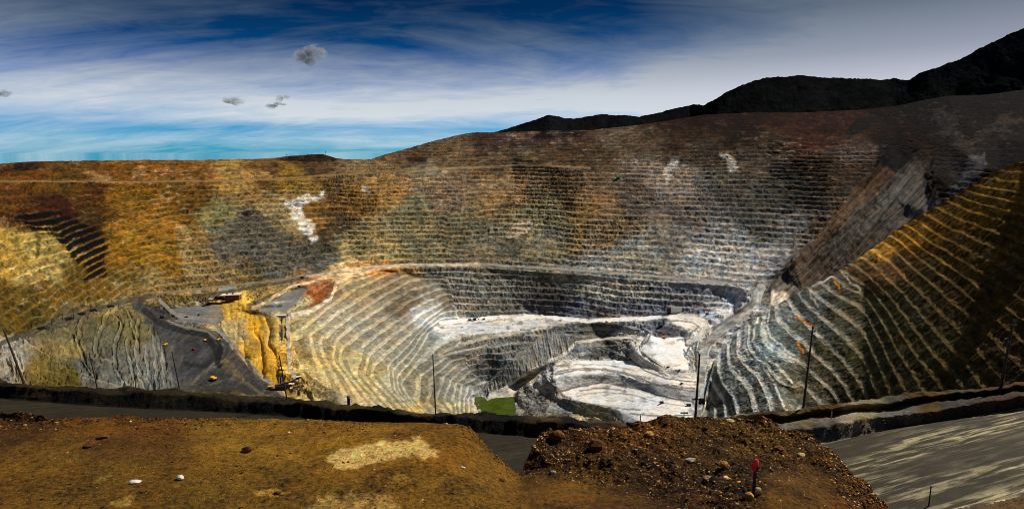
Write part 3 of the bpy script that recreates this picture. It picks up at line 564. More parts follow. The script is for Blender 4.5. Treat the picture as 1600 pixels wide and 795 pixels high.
colA = colA*(1+(.24+.12*calm)*tread_k)[..., None]*(1-(.18+.14*calm)*face*wall)[..., None]*(1-.35*calm*sstep(.86, 1, f2))[..., None]
shade_rock = blur(in_poly(PX+16*fbm2(PX/18, PY/14, 3, 191), PY+5*fbm2(PX/18, PY/14, 3, 192), [(20, 340), (60, 325), (112, 340), (152, 352), (166, 392), (170, 432), (138, 440), (118, 402), (88, 372), (30, 352)]).astype(float), 1)*sstep(.30, .5, f2)  # bench faces in shade, painted nearly black here
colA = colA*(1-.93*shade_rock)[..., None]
colA = colA*(1+.38*vr*wall+.18*vr*smooth)[..., None]*(1+.14*(st*face))[..., None]
stk = fbm2((PX+PY*.95)/3.2, (PY-PX)/60, 3, 111)
colA = colA*(1+.9*stk*slide+.5*fbm2(PX/5, PY/4, 3, 113)*slide)[..., None]
colA = colA*(1+(.9*rid+.5*fbm2(PX/6, PY/5, 3, 117)+.35*fbm2((PX-PY*.2)/2.5, PY/14, 2, 118))*spoil)[..., None]
colA = colA*(1+.6*fbm2((PX*1.1)/4, PY/14, 3, 115)*gold)[..., None]
tyre = fbm2(PX/26, PY/1.6, 3, 119); dkp = flat*(colA.mean(-1) < .12); sw = fbm2((PX+PY*.9)/4+3*fbm2(PX/30, PY/30, 2, 121), (PY-PX*.8)/28, 4, 120)
colA = colA*(1+.25*tyre*flat*(1-dkp)+dkp*(1.5*np.maximum(sw, 0)+.6*fbm2(PX/5, PY/3, 3, 122)))[..., None]
colA = colA*(1-.45*flat*sstep(.12, .4, FP)*(colA.mean(-1) > .3))[..., None]
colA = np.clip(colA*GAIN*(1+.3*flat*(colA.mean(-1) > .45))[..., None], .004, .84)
M_pit = rock_mat('benched_rock', [(26, 1.0), (9, .9), (3.2, .6)], .55, .42, .95, .03)
M_floor = rock_mat('crushed_rock', [(30, .6), (8, .6)], .25, .2, .85)
M_slide = rock_mat('slide_debris', [(30, .8), (9, .8), (3, .6)], .7, .35, .95, .03)
# the back of the rim falls away
def add_back(X, Y, Z, C, K, dy_, dz_):
    for a, b in zip(dy_, dz_):
        s = a/Y[:1]
        X = np.vstack([X[:1]*(1+s), X]); Z = np.vstack([Z[:1]+b, Z]); Y = np.vstack([Y[:1]+a, Y])
        C = np.concatenate([C[:1], C]); K = np.vstack([K[:1], K])
    return X, Y, Z, C, K
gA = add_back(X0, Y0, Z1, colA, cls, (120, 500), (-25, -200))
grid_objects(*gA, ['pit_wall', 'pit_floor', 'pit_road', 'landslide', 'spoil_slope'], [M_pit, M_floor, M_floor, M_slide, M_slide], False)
def pit_z(px, py):
    i = int(np.clip(np.searchsorted(PX[0], px), 1, NXA-1)); j = int(np.clip(np.searchsorted(PY[:, i], py), 1, NRA-1))
    return Vector((X0[j, i], Y0[j, i], Z1[j, i]))

# ------------------------------------------------------------------ near right wall
topR = [(1078, 700), (1098, 640), (1106, 600), (1117, 562), (1140, 522), (1172, 490), (1200, 477), (1215, 474), (1245, 460), (1268, 443), (1300, 430), (1325, 412), (1345, 400), (1375, 380), (1400, 358), (1440, 335), (1470, 318), (1500, 300), (1540, 275), (1600, 250), (1680, 212)]
botR = [(1078, 720), (1200, 715), (1400, 690), (1680, 660)]
yR = [1/inv_depth(1078, 700, -705), 1/inv_depth(1098, 640, -680), 1/inv_depth(1106, 600, -650), 1/inv_depth(1117, 562, -620), 1/inv_depth(1140, 522, -572), 1/inv_depth(1172, 490, -524), 2031, 2015, 2001, 1995, 1981, 1990, 2005, 2035, 2040, 1960, 1890, 1820, 1700, 1520, 1400]
COLS = {1078: [(700, -705), (710, -708), (760, -725)],
 1250: [(457, -459), (490, -480), (560, -520), (640, -565), (720, -600)],
 1300: [(430, -395), (510, -460), (580, -505), (630, -532), (720, -575)], 1350: [(397, -328), (480, -415), (560, -460), (630, -492), (700, -520)], 1400: [(358, -252), (403, -302), (497, -373), (550, -401), (620, -430), (700, -460)],
 1500: [(300, -109), (350, -175), (382, -210), (455, -273), (490, -297), (580, -347), (612, -362), (690, -400)], 1600: [(250, -16), (318, -105), (388, -173), (422, -200), (503, -252), (570, -286), (602, -300), (670, -328)],
 1680: [(212, 40), (300, -70), (380, -135), (440, -180), (500, -215), (560, -245), (610, -265), (660, -285)]}
del COLS[1078]
RIBS = [([(1202, 484), (1199, 508), (1204, 526), (1224, 541), (1240, 553)], -516), ([(1187, 493), (1179, 508), (1177, 531), (1189, 551), (1214, 571), (1238, 596)], -531), ([(1166, 507), (1163, 541), (1174, 558), (1194, 573), (1210, 600), (1232, 650)], -547),
 ([(1153, 520), (1151, 551), (1161, 568), (1184, 589), (1200, 625), (1210, 660)], -563), ([(1141, 530), (1138, 551), (1142, 568), (1162, 589), (1174, 605), (1186, 650)], -580), ([(1124, 556), (1122, 578), (1130, 598), (1146, 618), (1156, 650), (1160, 700)], -608), ([(1111, 592), (1115, 605), (1130, 625), (1134, 650), (1134, 700)], -636)]
RR0 = [[(x, y, z) for x, y in l] for l, z in RIBS]+[[(1078, 760, -725), (1098, 720, -705), (1134, 712, -640), (1160, 710, -612), (1220, 715, -580), (1250, 720, -600)]]
RR = RR0+[[(x, y, v) for (x, y), v in zip(topR, yR)], [(x, y-18, v) for (x, y), v in zip(topR, yR)]]
for f in (.12, .25, .38, .5, .62, .75, .88, 1.0):
    row = []
    for x, c in COLS.items():
        y0 = float(np.interp(x, [p[0] for p in topR], [p[1] for p in topR])); y1 = c[-1][0]; y = y0+f*(y1-y0)
        iz = np.interp(y, [q[0] for q in c], [q[1] for q in c]); row.append((x, round(y, 2), float(iz)))
    RR.append(row)
NXR, NRR = 640, 380
PXR, PYR = sheet_grid(1078, 1680, NXR, NRR, topR, botR)
DR = sheet_depth(RR, PXR, PYR, 3.6)
dx, dy, dz = ray(PXR, PYR); YR = 1/DR; XR = dx/dy*YR; ZR = dz/dy*YR
ANR = [(1110, 610, (120, 122, 118)), (1140, 545, (185, 186, 184)), (1150, 580, (150, 156, 150)), (1200, 530, (140, 152, 146)), (1150, 630, (104, 108, 100)), (1250, 520, (118, 122, 112)), (1200, 620, (128, 130, 118)), (1220, 490, (165, 168, 162)), (1250, 478, (120, 126, 120)), (1190, 560, (150, 162, 158)), (1270, 460, (150, 148, 138)), (1300, 465, (104, 100, 84)), (1300, 550, (105, 100, 74)), (1260, 600, (118, 112, 90)), (1350, 435, (130, 104, 62)), (1330, 480, (104, 98, 72)), (1400, 480, (98, 90, 56)), (1350, 560, (92, 86, 54)), (1340, 620, (70, 60, 36)), (1450, 420, (115, 92, 46)), (1395, 412, (150, 112, 70)), (1425, 368, (175, 125, 34)), (1380, 395, (215, 165, 62)), (1440, 345, (150, 105, 30)), (1500, 330, (130, 95, 18)), (1550, 300, (135, 98, 20)), (1590, 290, (125, 88, 14)), (1480, 385, (110, 82, 26)), (1500, 450, (88, 70, 34)), (1550, 500, (84, 64, 32)), (1580, 440, (86, 62, 24)), (1450, 540, (82, 72, 40)), (1580, 580, (64, 48, 20)), (1590, 370, (92, 66, 20)), (1560, 400, (96, 72, 24)), (1540, 560, (84, 64, 34)), (1560, 470, (84, 62, 26)), (1400, 580, (84, 74, 44)), (1660, 450, (60, 44, 18)), (1500, 590, (70, 60, 32))]
colR = paint(ANR, PXR, PYR, 14, 2.6, 9)
for i, (poly, c, amt, wob) in enumerate([
  ([(1368, 400), (1395, 378), (1440, 350), (1462, 358), (1425, 385), (1385, 412), (1360, 418)], (225, 165, 62), .6, 10),
  ([(1400, 560), (1480, 590), (1470, 605), (1380, 600)], (40, 32, 18), .5, 12)]):
    overlay_poly(colR, poly, c, PXR, PYR, 400+i*5, wob, amt, 1.0)
wr = np.ones(PXR.shape)
ZR1, f2, face = terraces(XR, YR, ZR, wr, 21.0, 31, .25, .24, .92)
ZR1 += fbm(XR/7, YR/7, ZR/7, 3, 93)*1.6
# blocks and buttresses standing out of the faces
bt = fbm(XR/26, YR/26, ZR/60, 3, 97); ZR1 += bt*5*face
vr = fbm2(PXR/5, PYR/4, 3, 131)
tk = (1-sstep(.25, .45, f2))
nearL = 1-sstep(1240, 1420, PXR)
tcol = srgb((215, 213, 205))*nearL[..., None]+srgb((200, 165, 110))*(1-nearL[..., None])
kk = (tk*(.12+.34*nearL)*np.clip(.9+.9*fbm2(PXR/60, PYR/40, 2, 133), 0, 1))[..., None]
colR = colR*(1-kk)+tcol*kk
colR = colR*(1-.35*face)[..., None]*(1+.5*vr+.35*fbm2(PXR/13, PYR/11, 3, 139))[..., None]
for i, (ln, hw) in enumerate([([(1245, 492), (1252, 500), (1270, 508)], 1.4), ([(1246, 534), (1251, 541), (1257, 552)], 1.2), ([(1304, 440), (1312, 450)], 1.2)]):
    overlay_line(colR, ln, hw, (255, 150, 20), PXR, PYR, 500+i, .95, .5)
for i, ln in enumerate([[(1265, 455), (1268, 465), (1278, 478)], [(1300, 432), (1285, 440), (1270, 446)], [(1316, 426), (1330, 442), (1345, 452)]]):
    overlay_line(colR, ln, 1.3, (235, 225, 205), PXR, PYR, 520+i, .8, .6)
for i, (l, z) in enumerate(RIBS):
    overlay_line(colR, l, 1.3, (228, 226, 218), PXR, PYR, 540+i*3, .8, .8)
rl = (1-sstep(1190, 1290, PXR))[..., None]; colR = colR*(1+.25*rl)
colR = np.clip(speckle(outcrops(colR, PXR, PYR, .35, 165), PXR, PYR, .7, 151)*GAIN, .004, .75)
# the far side of the ridge falls back behind its crest
gR = add_back(XR, YR, ZR1, colR, np.zeros(PXR.shape, int), (18, 60, 130), (-14, -60, -120))
grid_objects(*gR, ['near_pit_wall'], M_pit, False)

# ------------------------------------------------------------------ dark hills behind
topM = [(740, 214), (780, 205), (810, 195), (835, 187), (858, 180), (885, 186), (905, 184), (940, 178), (975, 180), (1000, 182), (1030, 176), (1060, 168), (1085, 163), (1100, 165), (1125, 150), (1150, 138), (1180, 125), (1215, 121), (1250, 117), (1290, 121), (1330, 122), (1370, 124), (1420, 124), (1440, 114), (1470, 104), (1500, 92), (1530, 76), (1560, 62), (1580, 52), (1600, 45), (1660, 28), (1800, 5)]
PXM, PYM = sheet_grid(740, 1800, 700, 110, topM, [(740, 226), (1000, 215), (1300, 195), (1800, 185)])
YM = np.interp(PXM, [740, 1080, 1120, 1400, 1450, 1800], [6500, 6000, 5000, 4800, 4500, 3900])
sM = np.linspace(0, 1, 110)[:, None]
YM = YM*(1-.14*sM)+120*fbm2(PXM/45, PYM/35, 4, 171)*sM
dx, dy, dz = ray(PXM, PYM); XM = dx/dy*YM; ZM = dz/dy*YM+(6*fbm2(PXM/3, PYM/3, 3, 175)+10*fbm2(PXM/20, PYM/20, 2, 176))
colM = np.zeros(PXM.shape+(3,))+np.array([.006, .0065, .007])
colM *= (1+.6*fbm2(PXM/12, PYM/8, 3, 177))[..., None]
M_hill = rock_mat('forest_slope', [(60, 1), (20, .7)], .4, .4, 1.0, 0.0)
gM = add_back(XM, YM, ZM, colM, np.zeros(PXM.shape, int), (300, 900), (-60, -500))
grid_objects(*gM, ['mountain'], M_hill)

# ------------------------------------------------------------------ near haul road, its berms and the pole strip
topB = [(-160, 560), (0, 588), (12, 598), (30, 600), (150, 606), (300, 610), (360, 611), (420, 619), (545, 630), (620, 638), (760, 645), (860, 652), (1000, 660), (1100, 655), (1200, 642), (1250, 636), (1400, 617), (1500, 608), (1600, 597), (1760, 580)]
def zroad(x): return np.interp(x, [-160, 0, 400, 800, 1100, 1300, 1600, 1760], [-66, -66, -66, -64, -60, -55.5, -50, -48])
def ln(pts, dzz=0.0):
    return [(x, y, float(zroad(x)+dzz)) for x, y in pts]
BL = [ln([(-160, 557), (0, 585), (150, 603), (300, 607), (420, 616), (620, 635), (860, 649), (1000, 657), (1100, 652), (1250, 633), (1400, 614), (1600, 594), (1760, 577)], 1.5),
 ln([(-160, 570), (0, 596), (150, 608), (300, 613), (420, 622), (620, 640), (860, 654), (1000, 662), (1100, 658), (1200, 648), (1300, 637), (1450, 621), (1600, 604), (1760, 588)], 1.0),
 ln([(1100, 664), (1200, 654), (1300, 643), (1450, 627), (1600, 610), (1760, 594)], -1.2),
 ln([(1100, 672), (1200, 665), (1270, 652), (1300, 650), (1450, 632), (1600, 613), (1760, 597)], -.8),
 # crest of the berm
 ln([(-160, 578), (0, 602), (150, 611), (300, 616), (420, 626), (545, 635), (620, 644), (760, 650), (860, 658), (950, 664), (1100, 676), (1200, 670), (1290, 662), (1350, 650), (1450, 636), (1520, 626), (1600, 616), (1760, 600)], 3.0),
 # its foot at the roadside
 ln([(-160, 605), (0, 622), (150, 634), (300, 641), (420, 648), (620, 664), (740, 674), (860, 684), (950, 694), (1100, 705), (1200, 700), (1290, 690), (1400, 668), (1500, 652), (1600, 636), (1760, 618)], 0),
 ln([(-160, 640), (0, 655), (150, 664), (420, 690), (740, 735), (860, 780), (1200, 850), (1400, 830), (1500, 790), (1600, 775), (1760, 745)], 0),
 ln([(-160, 648), (0, 664), (150, 672), (420, 700), (740, 755), (860, 800), (1200, 900), (1400, 860), (1500, 806), (1600, 790), (1760, 760)], 3.0),
 ln([(-160, 900), (0, 905), (420, 915), (740, 920), (860, 930), (1200, 950), (1400, 950), (1500, 930), (1760, 920)], 12)]
NXB, NRB = 1300, 330
PXB, PYB = sheet_grid(-160, 1760, NXB, NRB, topB, [(-160, 880), (1760, 880)])
# denser rows near the top
s = np.linspace(0, 1, NRB)[:, None]**1.35
PYB = PYB[:1]*(1-s)+PYB[-1:]*s
DB = sheet_depth(BL, PXB, PYB, 1.5)
dx, dy, dz = ray(PXB, PYB); YB = 1/DB; XB = dx/dy*YB; ZB = dz/dy*YB
footy = np.interp(PXB[0], *zip(*[(x, y) for x, y, _ in BL[5]]))[None]; creasty = np.interp(PXB[0], *zip(*[(x, y) for x, y, _ in BL[4]]))[None]
neary = np.interp(PXB[0], *zip(*[(x, y) for x, y, _ in BL[6]]))[None]
onroad = sstep(footy-2, footy+2, PYB)*(1-sstep(neary-2, neary+3, PYB))
rough = 1-onroad
ZB1 = ZB+rough*(fbm2(XB/7, YB/7, 4, 201)*1.3+fbm2(XB/1.3, YB/1.3, 3, 203)*.35)+onroad*fbm2(XB/14, YB/3, 3, 205)*.12
ANB = [(0, 590, (90, 70, 30)), (100, 605, (90, 72, 32)), (300, 610, (105, 90, 50)), (500, 630, (100, 85, 50)), (700, 646, (95, 75, 40)), (950, 660, (100, 75, 40)), (1100, 657, (75, 50, 25)), (1150, 668, (175, 165, 140)), (1190, 662, (150, 140, 105)), (1200, 650, (70, 45, 20)), (1300, 635, (90, 60, 24)), (1450, 618, (95, 68, 28)), (1600, 600, (95, 68, 28)), (1320, 645, (180, 165, 135)), (1350, 640, (150, 138, 100)), (1400, 645, (110, 105, 95)), (1300, 670, (95, 92, 86)), (1400, 655, (80, 76, 70)), (1500, 640, (75, 68, 60)), (1590, 625, (70, 55, 45)), (300, 630, (10, 8, 6)), (600, 655, (10, 8, 6)), (100, 625, (10, 8, 6)), (800, 670, (10, 8, 6)), (1250, 648, (110, 95, 60)), (0, 612, (12, 9, 6)), (200, 618, (12, 9, 6)), (400, 634, (12, 9, 6)), (500, 645, (12, 9, 6)), (700, 660, (12, 9, 6)), (900, 672, (14, 11, 8)), (200, 606, (120, 98, 55)), (400, 617, (130, 110, 70)), (550, 631, (130, 108, 62)), (650, 641, (135, 112, 70)), (850, 651, (130, 108, 66)), (60, 600, (110, 88, 45)), (1230, 675, (120, 115, 100))]  # near-black anchors put shade on the berm's inner face
colB = paint(ANB, PXB, PYB, 8, 2.4, 19)
roadc = srgb((70, 62, 40))*np.ones(colB.shape)
colB = colB*(1-onroad[..., None])+roadc*onroad[..., None]
nearbank = sstep(neary-2, neary+6, PYB)[..., None]
colB = colB*(1-nearbank)+srgb((105, 82, 45))*nearbank
colB *= (1+.35*fbm2(XB/1.2, YB/1.2, 3, 209)+.25*fbm2(XB/6, YB/6, 3, 211))[..., None]
bface = sstep(creasty-6, creasty-4, PYB)*(1-sstep(footy-1, footy+2, PYB))*(1-sstep(960, 1250, PXB))  # inner berm face, its shade painted into the colour
colB = np.clip(colB*.75*(1-.8*bface)[..., None]*(1-.4*onroad*(1-sstep(900, 1300, PXB)))[..., None], .002, .7)  # left road also darkened, as the berm's shadow
clsB = np.where(onroad > .5, 0, np.where(PYB < (creasty+footy)/2+0*PYB, 1, np.where(PYB < footy, 1, 2)))
# wet, tyre-polished haul road, sun glint painted on as pale streaks
def road_mat():
    m = bpy.data.materials.new('graded_gravel'); m.use_nodes = True; t = NT(m.node_tree); b = t.n['Principled BSDF']
    a = t.new('ShaderNodeAttribute', attribute_name='rock'); co = t.new('ShaderNodeTexCoord').outputs['Object']
    mr = t.new('ShaderNodeMapping'); t.l.new(co, mr.inputs[0]); mr.inputs['Rotation'].default_value = (0, 0, R(-11)); mp = t.new('ShaderNodeMapping'); t.l.new(mr.outputs[0], mp.inputs[0]); mp.inputs['Scale'].default_value = (.006, 1.0, 1)
    tr = t.noise(mp.outputs[0], .95, 3, .55, 0.0); tr2 = t.noise(mp.outputs[0], .22, 4, .6)
    fine = t.noise(co, 3.0, 4, .6)
    k = t.ramp(tr, [(.46, 0), (.54, .3), (.62, 1)])
    wide = t.ramp(t.noise(mp.outputs[0], .11, 2, .5), [(.42, .12), (.58, 1)])
    sx_ = t.new('ShaderNodeSeparateXYZ'); t.l.new(co, sx_.inputs[0])
    k = t.m('MULTIPLY', k, t.m('MULTIPLY', wide, t.ramp(t.m('DIVIDE', sx_.outputs[0], 100.0), [(.25, .06), (.55, 1)])))
    pale = t.mix(k, (.60, .57, .46), (9.5, 10.2, 12.5))  # bright end of the mix stands in for sun glint
    c = t.mix(1.0, a.outputs['Color'], pale, 'MULTIPLY')
    c = t.mix(1.0, c, t.ramp(fine, [(.2, .7), (.8, 1.25)]), 'MULTIPLY')
    t.put(b.inputs['Base Color'], c)
    t.put(b.inputs['Roughness'], t.ramp(k, [(0, .8), (.55, .62), (1, .40)]))
    b.inputs['Specular IOR Level'].default_value = .25
    bp = t.new('ShaderNodeBump'); bp.inputs['Strength'].default_value = .35; bp.inputs['Distance'].default_value = .12
    t.put(bp.inputs['Height'], t.m('ADD', tr, t.m('MULTIPLY', fine, .25))); t.l.new(bp.outputs[0], b.inputs['Normal'])
    return m
M_berm = rock_mat('berm_dirt', [(2.2, 1.0), (.6, .8), (.18, .5)], .8, .4)
M_road = road_mat()
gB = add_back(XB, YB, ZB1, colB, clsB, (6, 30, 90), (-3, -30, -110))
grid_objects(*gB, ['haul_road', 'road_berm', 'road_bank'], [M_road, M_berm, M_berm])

# ------------------------------------------------------------------ the ledge we look from, with its mound of rubble
topC = [(-220, 648), (0, 652), (60, 655), (150, 651), (250, 654), (330, 657), (400, 655), (480, 657), (560, 658), (640, 660), (715, 662), (735, 668), (748, 680), (760, 695), (775, 712), (795, 728), (812, 738), (822, 722), (832, 700), (845, 681), (862, 674), (885, 676), (905, 672), (935, 668), (965, 670), (1000, 661), (1040, 657), (1100, 656), (1150, 654), (1190, 657), (1220, 664), (1250, 672), (1268, 680), (1285, 694), (1305, 712), (1330, 738), (1360, 765), (1392, 800), (1450, 860), (1480, 890), (1900, 930)]
botC = [(-220, 960), (1900, 960)]
CC = [[(x, y-2, 15.0) for x, y in topC[:11]]+[(735, 666, 14.8), (748, 678, 14.6), (775, 710, 14.2), (815, 733, 14.0), (830, 690, 14.6), (862, 672, 15.4), (935, 666, 15.8), (1000, 659, 16.0), (1100, 654, 16.2), (1190, 655, 16.0), (1250, 670, 15.6), (1285, 692, 15.0), (1330, 736, 13.8), (1392, 798, 12.2), (1450, 858, 10.8), (1480, 888, 10.0), (1900, 928, 9.0)],
 [(-220, 720, 12.4), (0, 720, 12.4), (400, 720, 12.4), (700, 722, 12.5), (760, 735, 12.9), (815, 748, 13.4)],
 [(815, 748, 13.4), (840, 735, 13.7), (880, 742, 13.4), (960, 752, 12.8), (1050, 765, 12.0), (1120, 772, 11.4), (1200, 775, 11.1), (1300, 760, 12.3), (1350, 765, 12.9)],
 [(850, 705, 14.3), (950, 700, 14.6), (1050, 705, 14.2), (1100, 712, 13.8), (1200, 705, 14.2), (1260, 712, 14.1)],
 [(-220, 800, 10.4), (400, 800, 10.4), (800, 800, 10.6), (1000, 800, 10.6), (1200, 800, 10.5), (1340, 800, 11.2)],
 [(-220, 965, 7.8), (400, 965, 7.8), (1000, 965, 7.8), (1450, 965, 8.2), (1900, 965, 8.0)]]
NXC, NRC = 1500, 330
PXC, PYC = sheet_grid(-220, 1900, NXC, NRC, topC, botC)
s = np.linspace(0, 1, NRC)[:, None]**1.25
PYC = PYC[:1]*(1-s)+PYC[-1:]*s
DC = sheet_depth(CC, PXC, PYC, 5.0, 2.5)
dx, dy, dz = ray(PXC, PYC); YC = 1/DC; XC = dx/dy*YC; ZC = dz/dy*YC
mound = blur(in_poly(PXC, PYC, [(815, 736), (825, 690), (860, 660), (1000, 640), (1200, 640), (1300, 690), (1400, 790), (1480, 890), (1300, 870), (1150, 830), (1000, 770), (880, 752)]).astype(float), 6)
smoothpatch = blur(in_poly(PXC+10*fbm2(PXC/20, PYC/12, 3, 220), PYC+5*fbm2(PXC/20, PYC/12, 3, 222), [(1200, 745), (1290, 735), (1330, 800), (1250, 870), (1150, 830)]).astype(float), 5)
rub = np.clip(mound-smoothpatch*.8, 0, 1)
ZC1 = ZC+sstep(22, 0, PYC-PYC[:1])*(1-mound)*np.clip(1-PXC/500, 0, 1)*np.maximum(fbm2(XC/.5, YC/.3, 3, 247), 0)*.35+fbm2(XC/1.6, YC/1.6, 3, 225)*(.05+.14*mound)+fbm2(XC/.45, YC/.45, 4, 231)*(.03+.13*rub)+np.abs(fbm2(XC/.14, YC/.14, 3, 241))*(.02+.07*rub)
ANC = [(60, 720, (96, 66, 20)), (200, 680, (82, 52, 16)), (200, 760, (92, 66, 24)), (400, 700, (112, 80, 26)), (400, 760, (100, 72, 26)), (550, 680, (118, 84, 26)), (620, 760, (110, 78, 28)), (700, 700, (112, 76, 22)), (30, 670, (60, 38, 12)), (750, 760, (105, 74, 26)), (900, 770, (100, 68, 22)), (860, 710, (56, 38, 14)), (1000, 680, (110, 70, 28)), (1000, 730, (56, 38, 14)), (1100, 700, (78, 54, 20)), (1200, 680, (98, 68, 24)), (1150, 740, (60, 42, 16)), (1280, 720, (84, 56, 16)), (1250, 780, (85, 58, 20)), (1340, 770, (95, 56, 16)), (950, 795, (82, 52, 18)), (1080, 780, (62, 38, 14))]
colC = paint(ANC, PXC, PYC, 14, 2.4, 29)
for i, (poly, c, amt, wob) in enumerate([
  ([(505, 715), (540, 700), (590, 690), (660, 688), (685, 705), (682, 722), (640, 715), (590, 722), (545, 735), (515, 728)], (205, 165, 122), .85, 16),
  ([(150, 745), (175, 738), (165, 750), (140, 752)], (170, 135, 72), .7, 8), ([(470, 800), (500, 775), (600, 770), (620, 790), (600, 830), (480, 830)], (178, 140, 92), .7, 16),
  ([(600, 745), (640, 738), (625, 755)], (165, 130, 66), .5, 10), ([(165, 785), (215, 772), (200, 792)], (170, 140, 80), .7, 8), ([(395, 770), (435, 765), (440, 772), (410, 778)], (190, 150, 80), .8, 6)]):
    overlay_poly(colC, poly, c, PXC, PYC, 600+i*5, wob, amt, 1.5)
spk = vnoise2(XC/.05, YC/.05, 251)
colC = colC*(1+.45*fbm2(XC/.5, YC/.5, 3, 255)+.35*fbm2(XC/2.6, YC/1.4, 3, 256)+.5*spk+.3*fbm2(XC/.12, YC/.12, 2, 253))[..., None]*(1-.25*rub*(fbm2(XC/.3, YC/.3, 2, 259) < -.1))[..., None]
colC = np.clip(colC*np.array([1.22, 1.24, .74])*(1-.28*rub[..., None]), .003, .7)
M_dirt = rock_mat('ochre_dirt', [(.5, .8), (.11, 1.0), (.03, .8)], .9, .5)
gC = add_back(XC, YC, ZC1, colC, (mound > .5).astype(int), (.5, 2.2, 8), (-.35, -3.5, -28))
grid_objects(*gC, ['ledge_ground', 'rubble_mound'], M_dirt)
def ledge_pt(px, py):
    i = int(np.clip(np.searchsorted(PXC[0], px), 1, NXC-1)); j = int(np.clip(np.searchsorted(PYC[:, i], py), 1, NRC-1))
    return Vector((XC[j, i], YC[j, i], ZC1[j, i]))
def berm_pt(px, py):
    i = int(np.clip(np.searchsorted(PXB[0], px), 1, NXB-1)); j = int(np.clip(np.searchsorted(PYB[:, i], py), 1, NRB-1))
    return Vector((XB[j, i], YB[j, i], ZB1[j, i]))

# ------------------------------------------------------------------ materials for things
def solid(name, c, rough=.6, metal=0.0, var=.25, scale=3.0, spec=.4, bump=.1):
    m = bpy.data.materials.new(name); m.use_nodes = True; t = NT(m.node_tree); b = t.n['Principled BSDF']
    co = t.new('ShaderNodeTexCoord').outputs['Object']
    n = t.noise(co, scale, 5, .6)
    k = t.ramp(n, [(.3, 1-var), (.7, 1+var)])
    rgb = t.new('ShaderNodeRGB'); rgb.outputs[0].default_value = tuple(srgb(c))+(1,)
    t.put(b.inputs['Base Color'], t.mix(1.0, rgb.outputs[0], k, 'MULTIPLY'))
    b.inputs['Roughness'].default_value = rough; b.inputs['Metallic'].default_value = metal; b.inputs['Specular IOR Level'].default_value = spec
    bp = t.new('ShaderNodeBump'); bp.inputs['Strength'].default_value = bump; bp.inputs['Distance'].default_value = .05
    t.put(bp.inputs['Height'], n); t.l.new(bp.outputs[0], b.inputs['Normal'])
    return m
MT = dict(wood=solid('weathered_pole_wood', (58, 42, 30), .85, 0, .4, 2), steel=solid('grey_steel', (120, 120, 118), .5, .5), dark=solid('dark_steel', (38, 36, 35), .6, .3),
 porcelain=solid('glazed_porcelain', (110, 90, 80), .3), yellow=solid('yellow_truck_paint', (232, 170, 30), .5, 0, .25, 1.2), orange=solid('orange_machine_paint', (225, 130, 30), .5, 0, .25, 1),
 tyre=solid('tyre_rubber', (28, 27, 26), .9), glass=solid('cab_glass', (30, 38, 44), .15, 0, .1), white=solid('white_vehicle_paint', (225, 225, 220), .4, 0, .1), red=solid('red_vehicle_paint', (150, 24, 20), .5),
 rust=solid('rusty_cladding', (110, 62, 38), .8, 0, .4, .3), pale=solid('pale_roof_sheet', (215, 208, 196), .6, 0, .15, .2), concrete=solid('concrete', (160, 155, 145), .85, 0, .2, .4),
 redplastic=solid('red_plastic', (235, 25, 22), .35, 0, .1, 20), blackpost=solid('black_painted_post', (22, 20, 18), .6, 0, .3, 20), green=solid('green_tarpaulin', (120, 225, 40), .6, 0, .1), belt=solid('conveyor_belt', (45, 43, 42), .8),
 tan=solid('tan_post', (170, 150, 110), .8))
def stone_mat(name, c, v=.5):
    m = solid(name, c, .9, 0, v, 9.0, .2, .6); return m
ST = dict(white=stone_mat('white_stone', (215, 208, 195), .25), brown=stone_mat('brown_stone', (84, 50, 24)), tan=stone_mat('tan_stone', (165, 120, 60)), grey=stone_mat('grey_stone', (140, 130, 115)), rust=stone_mat('rust_stone', (96, 60, 24)), pale=stone_mat('pale_stone', (190, 165, 120)))

class B:
    def __init__(s): s.b = bmesh.new()
    def box(s, c, d, rz=0, ry=0, rx=0, taper=None):
        r = bmesh.ops.create_cube(s.b, size=1)['verts']
        if taper:
            for v in r:
                if v.co.z > 0: v.co.x *= taper[0]; v.co.y *= taper[1]
        M = Matrix.Translation(c) @ Matrix.Rotation(rz, 4, 'Z') @ Matrix.Rotation(ry, 4, 'Y') @ Matrix.Rotation(rx, 4, 'X') @ Matrix.Diagonal((d[0], d[1], d[2], 1))
        bmesh.ops.transform(s.b, matrix=M, verts=r); return s
    def tube(s, p, q, r0, r1=None, n=10):
        p, q = Vector(p), Vector(q); r1 = r0 if r1 is None else r1
        r = bmesh.ops.create_cone(s.b, cap_ends=True, segments=n, radius1=r0, radius2=r1, depth=(q-p).length)['verts']
        M = Matrix.Translation((p+q)/2) @ (q-p).to_track_quat('Z', 'Y').to_matrix().to_4x4()
        bmesh.ops.transform(s.b, matrix=M, verts=r); return s
    def ico(s, c, d, sub=1, jit=.2, rot=None):
        r = bmesh.ops.create_icosphere(s.b, subdivisions=sub, radius=1)['verts']
        for v in r: v.co *= 1+random.uniform(-jit, jit)
        M = Matrix.Translation(c) @ (rot or Matrix.Identity(4)) @ Matrix.Diagonal((d[0], d[1], d[2], 1))
        bmesh.ops.transform(s.b, matrix=M, verts=r); return s
    def prism(s, pts, w):
        """outline in the x-z plane, extruded along y by +-w/2"""
        a = [s.b.verts.new((x, -w/2, z)) for x, z in pts]; b = [s.b.verts.new((x, w/2, z)) for x, z in pts]
        s.b.faces.new(a); s.b.faces.new(b[::-1])
        for i in range(len(pts)):
            j = (i+1) % len(pts); s.b.faces.new((a[j], a[i], b[i], b[j]))
        return s
